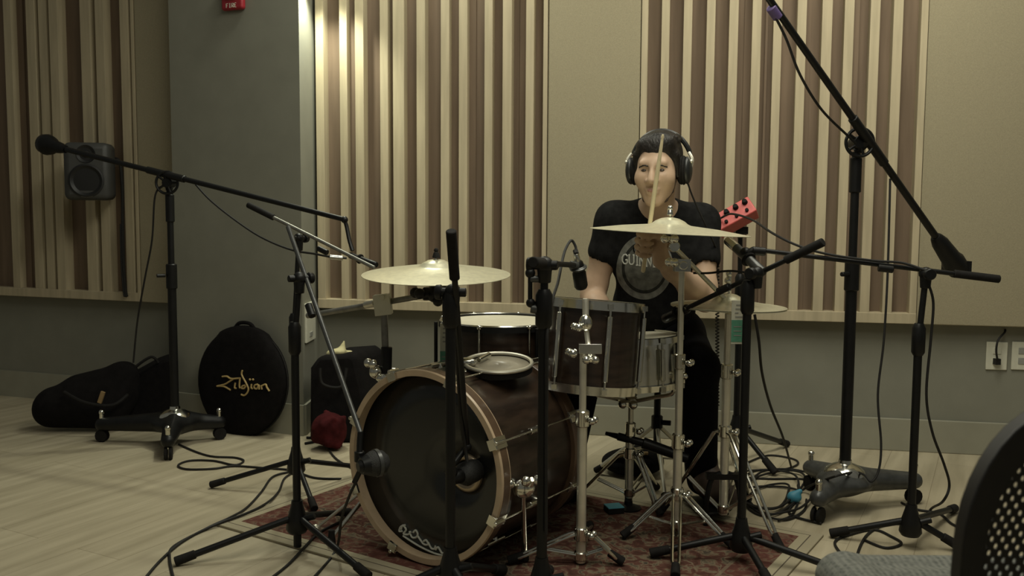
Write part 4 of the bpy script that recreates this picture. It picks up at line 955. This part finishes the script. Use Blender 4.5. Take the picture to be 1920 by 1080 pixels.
# arms
body.chain([shR, hyp(shR, elR, .4), hyp(shR, elR, .85), elR], [.052, .050, .041, .037], .03)
body.chain([elR, hyp(elR, wrR, .3), hyp(elR, wrR, .75), wrR], [.037, .042, .031, .025], .03)
body.chain([shL, hyp(shL, elL, .4), hyp(shL, elL, .85), elL], [.052, .050, .041, .038], .03)
body.chain([elL, hyp(elL, wrL, .3), hyp(elL, wrL, .75), wrL], [.038, .043, .031, .026], .03)
def fist(h, e1, wr, side):
    w = (wr - h); w = (w - e1 * w.dot(e1)).normalized(); q = e1.cross(w).normalized() * side
    body.cap(wr, .025, h + w * .055, .027, .02)
    for o_ in (-.024, 0, .024): body.cap(h + w * .062 + q * .010 + e1 * o_ * .7, .017, h + w * .014 + q * .024 + e1 * o_, .0145, .012)
    for i, o_ in enumerate((.033, .011, -.011, -.032)):
        L = (1.0, 1.06, 1.0, .85)[i]; r = (.0088, .0092, .0088, .0078)[i]; b = h + e1 * o_
        pts = [b + w * .010 + q * .026, b - w * .020 * L + q * .024 * L, b - w * .027 * L - q * .006, b - w * .012 - q * .020 * L, b + w * .006 - q * .017]
        body.chain(pts, [r * 1.1, r, r, r * .95, r * .85], .006)
    body.chain([h + w * .055 + e1 * .018 - q * .004, h + w * .026 + e1 * .036 - q * .018, h - w * .004 + e1 * .044 - q * .019, h - w * .022 + e1 * .046 - q * .010], [.015, .0125, .0105, .009], .008)
fist(hnL, sdir, wrL, 1)
sdR = (stickR[1] - stickR[0]).normalized(); fist(stickR[0] + sdR * .0, sdR, wrR, -1)
body.mesh(.0042).build('body', M['skin'], root, angle=180)
# eyes, brows, lips
for s in (-1, 1):
    MB().sph(HP(.030 * s, .002, .0780), (.0125, .0060, .0105), hR).build('eye', M['eye'], root)
    MB().tube(spline([HP(.013 * s, .0165, .0925), HP(.031 * s, .0195, .0885), HP(.048 * s, .011, .0755)]), [.0030] * 8 + [.0040] * 8 + [.0015], 6).build('eyebrow', M['hair'], root)
MB().tube(spline([HP(-.022, -.068, .088), HP(-.008, -.064, .1015), HP(0, -.066, .1025), HP(.008, -.064, .1015), HP(.022, -.068, .088)]), [.002] * 6 + [.0050] * 20 + [.002] * 7, 6).build('lips', M['lip'], root)
hr = SDF().ell(HP(0, .050, -.020), (.081, .086, .100), hR, .02).cap(HP(-.035, .088, .040), .020, HP(.040, .095, .040), .024, .04).cap(HP(.066, .05, .03), .016, HP(.071, -.02, .018), .008, .015).cap(HP(-.068, .05, .03), .014, HP(-.071, -.02, .018), .008, .015)
hr.ell(HP(-.004, -.055, .100), (.064, .118, .085), hR, .006, 's').ell(HP(-.036, .025, .105), (.026, .048, .060), hR, .010, 's').ell(HP(.034, .022, .105), (.027, .048, .060), hR, .010, 's').ell(HP(0, -.135, -.02), (.14, .11, .15), hR, .015, 's')
rh = random.Random(11)
for q in range(46):            # locks combed up and to one side from the hairline
    l0 = -.060 + .120 * q / 45; u0 = .086 - 3.6 * l0 * l0 + rh.uniform(-.006, .004); f0 = .064 - 9.0 * l0 * l0
    m_ = HP(l0 + .012, u0 + .030, f0 - .016 + rh.uniform(0, .004)); hr.chain([HP(l0, u0, f0), m_, HP(l0 * .9 + .022, u0 + .040 - abs(l0) * .1, f0 - .050)], [.0035, .0065, .006], .004)
hr.mesh(.0034).build('hair', M['hair'], root, angle=180)
bd_ = SDF()  # thin jaw beard, its dark strip also standing in for shadow under the jaw
for s in (-1, 1): bd_.chain([HP(.0665 * s, -.03, .010), HP(.0545 * s, -.072, .026), HP(.037 * s, -.101, .050), HP(.0 * s, -.118, .068)], [.003, .0055, .0065, .006], .006)
bd_.mesh(.0035).build('beard_and_jaw_shade', M['stubble_and_jaw_shade'], root, angle=180)
# t-shirt
sh = SDF(); tr = P(1234, 408, 3.335)
sh.cap(shR + V((0, 0, .004)), .061, hyp(shR, elR, .40), .064, .03).cap(shL + V((0, 0, .004)), .061, hyp(shL, elL, .46), .064, .03)
sh.cap(hyp(shR, elR, .36), .050, hyp(shR, elR, .9), .050, .004, 's').cap(hyp(shL, elL, .40), .050, hyp(shL, elL, .9), .050, .004, 's')
sh.cap(hyp(shR, elR, .82), .10, hyp(shR, elR, 1.3), .12, .003, 's').cap(hyp(shL, elL, .88), .10, hyp(shL, elL, 1.3), .12, .003, 's')
sh.cap(shR, .060, tr, .075, .05).cap(shL, .060, tr, .075, .05)
sh.ell(P(1230, 478, 3.355), (.165, .112, .185), None, .05).ell(P(1226, 575, 3.40), (.155, .125, .16), None, .05)
sh.cap(P(1233, 396, 3.29) + V((0, -.01, .03)), .064, nb + V((0, -.02, .06)), .07, .015, 's')
smb = sh.mesh(.0065, zmin=.56)
rloc = root.location
# printed t-shirt material: grey oval print on the chest, in the shirt's own coordinates
pc1 = P(1211, 502, 3.24); pcl = pc1 - rloc
m, nt, b, tc = nodemat('printed_tshirt', 0.9); b.inputs['Specular IOR Level'].default_value = .1
se_ = nt.nodes.new('ShaderNodeSeparateXYZ'); nt.links.new(tc.outputs['Object'], se_.inputs[0])
ex = math_n(nt, 'DIVIDE', math_n(nt, 'SUBTRACT', se_.outputs[0], pcl.x), .098); ez = math_n(nt, 'DIVIDE', math_n(nt, 'SUBTRACT', se_.outputs[2], pcl.z), .117)
rr_ = math_n(nt, 'SQRT', math_n(nt, 'ADD', math_n(nt, 'MULTIPLY', ex, ex), math_n(nt, 'MULTIPLY', ez, ez)))
front = math_n(nt, 'LESS_THAN', se_.outputs[1], -.05)
no = nt.nodes.new('ShaderNodeTexNoise'); no.inputs['Scale'].default_value = 45; nt.links.new(tc.outputs['Object'], no.inputs['Vector'])
ring = ramp(nt, rr_, [(0, (.12, .12, .105)), (.70, (.12, .12, .105)), (.71, (.03, .03, .027)), (.80, (.03, .03, .027)), (.81, (.17, .17, .15)), (.99, (.17, .17, .15)), (1.0, (.011, .011, .011))], True)
ringn = mixc(nt, .55, ring, mixc(nt, 1.0, ring, ramp(nt, no.outputs['Fac'], [(.3, (.4, .4, .4)), (.7, (1.5, 1.5, 1.5))]), 'MULTIPLY'))
nt.links.new(mixc(nt, front, (.011, .011, .011), ringn), b.inputs['Base Color'])
shirt = smb.build('tshirt', m, root, angle=180)
bvh = BVHTree.FromPolygons(smb.v, smb.f)
def on_shirt(px, py):
    d = ray(px, py); hit = bvh.ray_cast(CAM, d.normalized())
    return (hit[0] + hit[1] * .0012) if hit[0] else P(px, py, 3.24)
lt_ = MB(); x = 1167.0
for ch in 'GUINNESS':
    wd_ = 4 if ch == 'I' else 9.5
    for st in FONT[ch]:
        pts = []
        for i in range(len(st) - 1):
            for k in range(3): pts.append((hyp(st[i][0], st[i + 1][0], k / 3), hyp(st[i][1], st[i + 1][1], k / 3)))
        pts.append(st[-1])
        lt_.tube([on_shirt(x + (a if ch != 'I' else a + .15) * 15, 495 + (x - 1167) * .10 - c_ * 18) for a, c_ in pts], .0030, 6)
    x += wd_ + 3.2
lt_.build('shirt_lettering', M['whitemark'], shirt)
hp = MB()
for st in [[(1196, 455), (1188, 466), (1190, 474)], [(1196, 455), (1208, 458), (1212, 470)], [(1199, 460), (1198, 472)], [(1203, 460), (1203, 472)], [(1207, 462), (1207, 471)]]:
    hp.tube(spline([on_shirt(*q) for q in st], 3), .0028, 6)
hp.build('shirt_emblem', M['bag'], shirt)
# trousers
tz = SDF(); hp_ = P(1226, 622, 3.43)
knL, anL = P(1308, 690, 3.12), P(1316, 900, 3.23); knR, anR = V((.24, 3.10, .50)), V((.20, 3.24, .12))
tz.ell(hp_, (.175, .135, .12), None, .05)
tz.cap(hp_ + V((.09, -.03, -.02)), .098, knL, .072, .05).cap(knL, .072, anL, .054, .03).cap(hp_ + V((-.09, -.03, -.02)), .098, knR, .072, .05).cap(knR, .072, anR, .054, .03)
tz.mesh(.008).build('trousers', M['pants'], root, angle=180)
def shoe(ank, yaw, pitch, nm):
    d = V((math.sin(yaw), -math.cos(yaw), 0)); d = (d * math.cos(pitch) + V((0, 0, math.sin(pitch)))).normalized(); up = V((0, 0, 1)); up = (up - d * up.dot(d)).normalized()
    hl = ank - V((0, 0, .055)) - d * .03; R3 = Matrix((d.cross(up), d, up)).transposed()
    s = SDF().cap(hl, .046, hl + d * .08, .048, .03).cap(hl + d * .08 - up * .002, .050, hl + d * .20 - up * .008, .042, .03).cap(hl + up * .05, .052, hl + d * .04 + up * .065, .048, .03)
    o = s.mesh(.006).build('shoe', M['shoe'], root, angle=180)
    sl = SDF().cap(hl - up * .030, .034, hl + d * .19 - up * .036, .036, .01).ell(hl + d * .08 + up * .03, (.09, .19, .045), R3, .004, 's')
    sl.mesh(.006).build('sole', M['rubber'], o, angle=180)
    lc = MB()
    for k in range(4):
        c = hl + d * (.075 + .025 * k) + up * (.052 - .012 * k); sd_ = d.cross(up); lc.tube(spline([c - sd_ * .026 - up * .010, c + up * .004, c + sd_ * .026 - up * .010], 4), .003, 6)
    lc.build('laces', M['rubber'], o)
shoe(V((anL.x + .002, anL.y + .005, .150)), .28, -.05, 'l'); shoe(V((anR.x, anR.y, .12)), -.5, 0, 'r')
# drum sticks
def stick(label, p, q):
    p, q = V(p), V(q); d = (q - p).normalized(); L = (q - p).length
    mb = MB().lathe(p, d, [(.004, 0), (.007, .004), (.0072, L * .75), (.0045, L - .018), (.0038, L - .014), (.0055, L - .008), (.003, L)], 14)
    return solo('drumstick', mb, M['stick'], label, 'drumstick', 'drumsticks')
stick('pale drumstick held upright in front of the drummer\'s face', stickL[0] - sdir * .02, stickL[1])
stick('drumstick in his lower hand over the drums, behind the rack tom', stickR[0] - sdR * .08, stickR[0] + sdR * .27)
# headphones
t = thing('headphones', 'black over-ear headphones worn by the drummer', 'headphones', HP(0, 0, 0))
for s in (-1, 1):
    c = HP(.079 * s, -.004, -.012); axx = (hL * s + hF * .12).normalized(); Rr = Matrix((hF, hU, axx)).transposed()
    MB().sph(c, (.039, .050, .019), Rr).sph(c + axx * .008, (.039, .051, .016), Rr).build('ear_cushion', M['rubber'], t)
    MB().sph(c + axx * .020, (.037, .048, .018), Rr).sph(c + axx * .028, (.023, .030, .011), Rr).build('ear_cup', M['phones'], t)
    y = MB().tube(spline([c + axx * .030 + hF * .0 + hU * .0, c + axx * .036 + hU * .035 - hF * .01, c + axx * .022 + hU * .060 - hF * .02]), .006); y.sph(c + axx * .034 + hU * .03, .008); y.build('yoke', M['chrome_satin'], t)
bp_ = [HP(.108 * math.sin(a), .006 + .126 * math.cos(a), -.055) for a in [(-1.25 + 2.5 * k / 20) for k in range(21)]]
MB().tube(bp_, [.006] + [.009] * 19 + [.006], 8).build('headband', M['phones'], t)
# throne
TH = V((.56, 3.46, 0)); t = thing('drum_throne', 'round black drum throne under the seated drummer', 'stool', TH)
MB().lathe((TH.x, TH.y, .405), (0, 0, 1), [(.12, 0), (.165, .01), (.175, .04), (.165, .075), (.12, .088)], 40).build('seat', M['bag'], t)
MB().cyl((TH.x, TH.y, .14), (TH.x, TH.y, .41), .013).build('post', M['black_metal'], t)
MB().cyl((TH.x, TH.y, .22), (TH.x, TH.y, .27), .022).cyl((TH.x + .02, TH.y - .01, .245), (TH.x + .05, TH.y - .02, .245), .010).build('collar', M['black_metal'], t)
for k in range(3):
    a = .5 + k * 2 * PI / 3; e = V((TH.x + .26 * math.cos(a), TH.y + .26 * math.sin(a), .014))
    L = MB().tube([(TH.x + .02 * math.cos(a), TH.y + .02 * math.sin(a), .22), e], .008).tube([(TH.x + .015 * math.cos(a), TH.y + .015 * math.sin(a), .15), hyp(V((TH.x, TH.y, .22)), e, .55)], .006).build('leg', M['chrome_satin'], t)
    MB().cyl(e - V((.03 * math.cos(a), .03 * math.sin(a), -.02)), e, .013).build('rubber_foot', M['rubber'], L)
# black bag on the floor behind the stands
bp2 = P(1186, 868, 3.62)
s = SDF().ell((bp2.x, bp2.y, .045), (.125, .11, .05), None, .02).ell((bp2.x + .03, bp2.y, .06), (.08, .08, .045), None, .03)
mb = s.mesh(.008, zmin=.001); t = thing('floor_bag', 'rounded black bag lying on floor behind the snare stand', 'bag', (bp2.x, bp2.y, 0))
mb.build('shell', M['bag'], t)
MB().tube(spline([(bp2.x - .09, bp2.y - .06, .075), (bp2.x - .03, bp2.y - .08, .098), (bp2.x + .05, bp2.y - .07, .098)]), .007).build('strap', M['goldtag_and_highlight'], t)  # gold line drawn in for the highlight along the bag's top
# small blue box, blue connector
c = onf(1152, 968); mb = MB().box(c + V((0, .02, .011)), (.058, .052, .020), Matrix.Rotation(.25, 3, 'Z'))
t = thing('small_box', 'small flat box with bright blue top on the rug', 'box', c + V((0, .02, 0)))
mb.build('body', M['rubber'], t, bevel=.002)
MB().box(c + V((0, .02, .0225)), (.057, .051, .003), Matrix.Rotation(.25, 3, 'Z')).build('lid', M['brightblue'], t)
c = onf(1489, 944); mb = SDF().ell((c.x, c.y, .022), (.026, .02, .020), None, .01).cap((c.x - .01, c.y, .03), .012, (c.x + .02, c.y, .045), .009, .01).mesh(.004, zmin=.001)
solo('cable_tie', mb, M['blue'], 'blue tape tie on coiled cables left of the right rolling base', 'tape')

# ================================================================== CABLES
def cable(label, pts, r=.0042, group=None, n=8):
    return solo('microphone_cable', MB().tube(spline(pts, n), r), M['cable'], label, 'cable', group)
def fl(*pts, h=.005): return [onf(*q) + V((0, 0, h)) for q in pts]
cable('thin cable drooping from left rolling boom across the grey pillar', [P(367, 346, 3.95), P(395, 376, 3.9), P(440, 412, 3.82), P(490, 445, 3.72), P(545, 468, 3.6), P(590, 476, 3.54), P(622, 482, 3.5), P(650, 484, 3.51)], .0042)
mb = MB().cyl(P(618, 482, 3.5), P(643, 484, 3.51), .010)
solo('cable_plug', mb, M['chrome'], 'silver cable plug beside the left crash cymbal microphone', 'plug')
cable('thin cable hanging from left rolling stand joint down to black bags', [P(300, 350, 4.0), P(290, 372, 4.0), P(285, 450, 4.03), P(272, 520, 4.06), P(258, 600, 4.1), P(250, 680, 4.12)])
cable('dark cable in a flat loop on floor beside the left rolling base', fl((335, 835), (370, 850), (400, 858), (440, 860), (457, 866), (440, 874), (400, 866), (355, 866), (334, 875), (352, 882), (400, 881), (440, 876), (500, 880), (546, 884), (590, 898), (640, 900)))
cable('dark cable on floor running left from first tripod toward frame bottom', fl((548, 886), (512, 896), (490, 925), (462, 955), (430, 978), (390, 992), (340, 1020), (300, 1055), (270, 1090)))
cable('dark cable curving past rug corner beneath front tripod leg', fl((550, 888), (533, 900), (522, 925), (500, 950), (465, 968), (420, 985), (375, 1000), (325, 1028), (318, 1050), (326, 1090)))
cable('dark cable on floor at lower left between tripod and bass drum', fl((640, 985), (600, 1005), (570, 1035), (540, 1062), (505, 1090)))
cable('thin cable on floor near the dark red bundle', fl((612, 830), (620, 850), (635, 866), (660, 880)))
cable('cable hanging from boom clamp down to the bass drum port microphone', [P(853, 560, 2.33), P(856, 640, 2.36), P(860, 720, 2.43), P(866, 800, 2.46), P(872, 840, 2.475), P(876, 866, 2.47)], .005)
cable('cable from the round bass drum microphone down to the rug', [P(683, 872, 2.45), P(672, 895, 2.46), P(655, 930, 2.5), P(640, 975, 2.6), onf(630, 1040) + V((0, 0, .006)), onf(590, 1085) + V((0, 0, .006))])
# coil on the floor at right
pts = []
for k in range(64):
    a = k * 2 * PI / 12; rx = 58 + 14 * math.sin(k * .37) + 6 * math.cos(k * 1.1); ry = 34 + 10 * math.sin(k * .53)
    pts.append(onf(1448 + 18 * math.sin(k * .21) + rx * math.cos(a), 925 + 14 * math.cos(k * .29) + ry * math.sin(a)) + V((0, 0, .005 + .0009 * (k % 20))))
cable('untidy coil of dark cable on floor between hi-hat and right rolling base', pts, .0042)
cable('upper loop of dark cable on floor behind the hi-hat tripod', fl((1400, 870), (1440, 856), (1485, 862), (1496, 872), (1470, 882), (1420, 884), (1400, 896), (1440, 900), (1500, 900), (1520, 905)))
cable('long dark cable draping from stand before hi-hat down to floor coil', [P(1415, 590, 2.665), P(1423, 640, 2.68), P(1429, 700, 2.75), P(1445, 762, 2.95), P(1468, 820, 3.2), onf(1484, 880) + V((0, 0, .006)), onf(1498, 930) + V((0, 0, .006)), onf(1480, 965) + V((0, 0, .006)), onf(1540, 985) + V((0, 0, .006))])
cable('cable strung along the upper part of the tall right boom', [P(1453, 30, 2.89), P(1475, 75, 2.92), P(1500, 140, 2.96), P(1540, 205, 3.03), P(1590, 255, 3.12), P(1606, 270, 3.14)])
cable('cable hanging straight from the tall right boom to its rolling base', [P(1669, 335, 3.21), P(1668, 380, 3.2), P(1664, 520, 3.17), P(1657, 640, 3.15), P(1646, 740, 3.13), P(1652, 830, 3.1), P(1648, 880, 3.08), P(1634, 903, 3.07), P(1620, 890, 3.10), P(1600, 886, 3.12), P(1560, 895, 3.05), onf(1510, 925) + V((0, 0, .02)), onf(1478, 945) + V((0, 0, .006))])
cable('cable sagging beside the right tripod stand toward the mesh chair', [P(1742, 535, 2.79), P(1750, 570, 2.79), P(1745, 640, 2.79), P(1737, 740, 2.79), P(1748, 810, 2.8), P(1770, 870, 2.82), P(1780, 910, 2.84), P(1768, 940, 2.85), onf(1745, 960) + V((0, 0, .01)), onf(1732, 985) + V((0, 0, .006))])
cable('cable arc on the floor left of right tripod stand', fl((1612, 1090), (1606, 1050), (1622, 1010), (1650, 990), (1690, 985), (1710, 1000)))
cable('second floor cable loop beneath leg of right tripod stand', fl((1592, 1058), (1565, 1020), (1600, 1003), (1640, 996), (1670, 1008), (1690, 1022), (1660, 1030), (1620, 1015)))
cable('cable from red mixer lying along the long level boom', [mc + rn * .052 - ru * .05, P(1372, 401, 3.5), P(1410, 412, 3.3), P(1450, 438, 3.0), P(1500, 462, 2.89), P(1560, 478, 2.845), P(1640, 489, 2.83), P(1692, 493, 2.82), P(1738, 508, 2.785)])
cable('cable running along the floor toward the mesh chair', fl((1690, 945), (1720, 958), (1760, 965), (1785, 985), (1820, 1000)))
cable('thin cable between cymbal stand and the hi-hat microphone', [P(1300, 512, 2.9), P(1330, 512, 2.88), P(1370, 508, 2.85), P(1418, 514, 2.79)], .0035)
pts = [P(1345 + 3.2 * math.cos(k * PI / 3), hyp(450, 760, k / 300.), 3.30 + .008 * math.sin(k * PI / 3)) for k in range(301)]
solo('coiled_cable', MB().tube(pts, .0024, 6), M['cable'], 'black coiled headphone cord hanging behind the ride cymbal', 'cable')
cable('two-lead headphone cord dropping from left ear cup past his shoulder', [HP(.098, -.04, -.01), P(1300, 372, 3.2), P(1322, 420, 3.21), P(1338, 455, 3.25), P(1345, 470, 3.29)], .003)

# ================================================================== MESH CHAIR (lower right)
CX, CY = .775, 1.10
t = thing('office_chair', 'dark mesh-back office chair with grey seat in near right foreground', 'chair', (CX, CY + .28, 0))
BWd, ZT, ZB, RC = .475, .815, .40, .17
def back_pt(x, z, off=0): # gently curved back
    return V((CX + x, CY - .07 * (x / .24) ** 2 * -1 * -1 + .10 * (ZT - z) * .6 + off + .03, z))
def outline(n=10, ins=0.0):
    w = BWd / 2 - ins; zt = ZT - ins; zb = ZB + ins; r = RC - ins * .6; pts = []
    for cx, cz, a0 in ((w - r, zt - r, 0), (-w + r, zt - r, PI / 2), (-w + .05, zb + .05, PI), (w - .05, zb + .05, 1.5 * PI)):
        rr = r if cz > (ZT + ZB) / 2 else .05
        for k in range(n + 1): a = a0 + k * PI / 2 / n; pts.append((cx + rr * math.cos(a), cz + rr * math.sin(a)))
    return pts
def inside(x, z, ins):
    w = BWd / 2 - ins; zt = ZT - ins; r = RC - ins * .6
    if abs(x) > w or z > zt or z < ZB + ins: return False
    if abs(x) > w - r and z > zt - r: return (abs(x) - w + r) ** 2 + (z - zt + r) ** 2 < r * r
    return True
fr = MB(); po, pi_ = outline(), outline(10, .042); k = len(po)
vs = [back_pt(x, z, -.014) for x, z in po] + [back_pt(x, z, -.010) for x, z in pi_] + [back_pt(x, z, .014) for x, z in po] + [back_pt(x, z, .010) for x, z in pi_]
fs = []
for i in range(k):
    j = (i + 1) % k; fs += [[i, j, k + j, k + i], [2 * k + i, 3 * k + i, 3 * k + j, 2 * k + j], [i, 2 * k + i, 2 * k + j, j], [k + i, k + j, 3 * k + j, 3 * k + i]]
fr.add(vs, fs).build('back_frame', M['chairblack'], t, bevel=.004)
ms = MB(); pt_ = .0125; na = 40; vs = []; fs = []
c45 = math.cos(.60); s45 = math.sin(.60)
for i in range(-40, 41):
    for j in range(-40, 41):
        def w(a, b_): a *= pt_; b_ *= pt_; return (a * c45 - b_ * s45, a * s45 + b_ * c45 + .60)
        cx_, cz_ = w(i, j)
        if not inside(cx_, cz_, .034): continue
        b0 = len(vs)
        cor = [w(i - .5, j - .5), w(i + .5, j - .5), w(i + .5, j + .5), w(i - .5, j + .5)]
        hole = [w(i + .29 * math.cos(PI / 4 * q + PI / 4 * 5), j + .29 * math.sin(PI / 4 * q + PI / 4 * 5)) for q in range(8)]
        vs += [back_pt(*q) for q in cor] + [back_pt(*q) for q in hole]
        for q in range(4):
            q2 = (q + 1) % 4; h0, h1, h2 = 4 + 2 * q, 4 + (2 * q + 1) % 8, 4 + (2 * q + 2) % 8
            fs += [[b0 + q, b0 + q2, b0 + h1], [b0 + q, b0 + h1, b0 + h0], [b0 + q2, b0 + h2, b0 + h1]]
ms.add(vs, fs).build('back_mesh', M['chairblack'], t, smooth=False, solid=.002)
m, nt, b, tc = nodemat('grey_seat_mesh', .8)
wv = nt.nodes.new('ShaderNodeTexWave'); wv.inputs['Scale'].default_value = 28; wv.inputs['Distortion'].default_value = 1.0; nt.links.new(tc.outputs['Object'], wv.inputs['Vector'])
vv = nt.nodes.new('ShaderNodeTexVoronoi'); vv.inputs['Scale'].default_value = 120; nt.links.new(tc.outputs['Object'], vv.inputs['Vector'])
nt.links.new(mixc(nt, .5, ramp(nt, wv.outputs['Fac'], [(.3, (.085, .09, .08)), (.7, (.17, .175, .15))]), ramp(nt, vv.outputs['Distance'], [(.2, (.07, .075, .065)), (.6, (.18, .18, .16))])), b.inputs['Base Color'])
st = SDF(); sz = .405
st.cap((CX - .17, CY + .16, sz), .045, (CX - .19, CY + .47, sz - .005), .045, .02).cap((CX + .17, CY + .16, sz), .045, (CX + .19, CY + .47, sz - .005), .045, .02)
for q in range(6): st.cap((CX - .17, CY + .16 + q * .062, sz - .006), .042, (CX + .17, CY + .16 + q * .062, sz - .006), .042, .02)
st.mesh(.009).build('seat', m, t, angle=180)
MB().cyl((CX, CY + .3, .10), (CX, CY + .3, .37), .028).box((CX, CY + .28, .365), (.22, .26, .04)).build('column', M['chairblack'], t, bevel=.004)
MB().tube(spline([(CX, CY + .2, .37), (CX, CY + .08, .38), (CX, CY + .05, .47), (CX, CY + .05, .56)]), .022).build('back_support', M['chairblack'], t)
for q in range(5):
    a = q * 2 * PI / 5 + .3; e = V((CX + .29 * math.cos(a), CY + .3 + .29 * math.sin(a), .075))
    L = MB().tube([(CX, CY + .3, .11), e], [.026, .016]).build('base_arm', M['chairblack'], t)
    MB().cyl(e + V((-.012, 0, -.046)), e + V((.012, 0, -.046)), .028).cyl(e, e + V((0, 0, -.03)), .008).build('caster', M['rubber'], L)
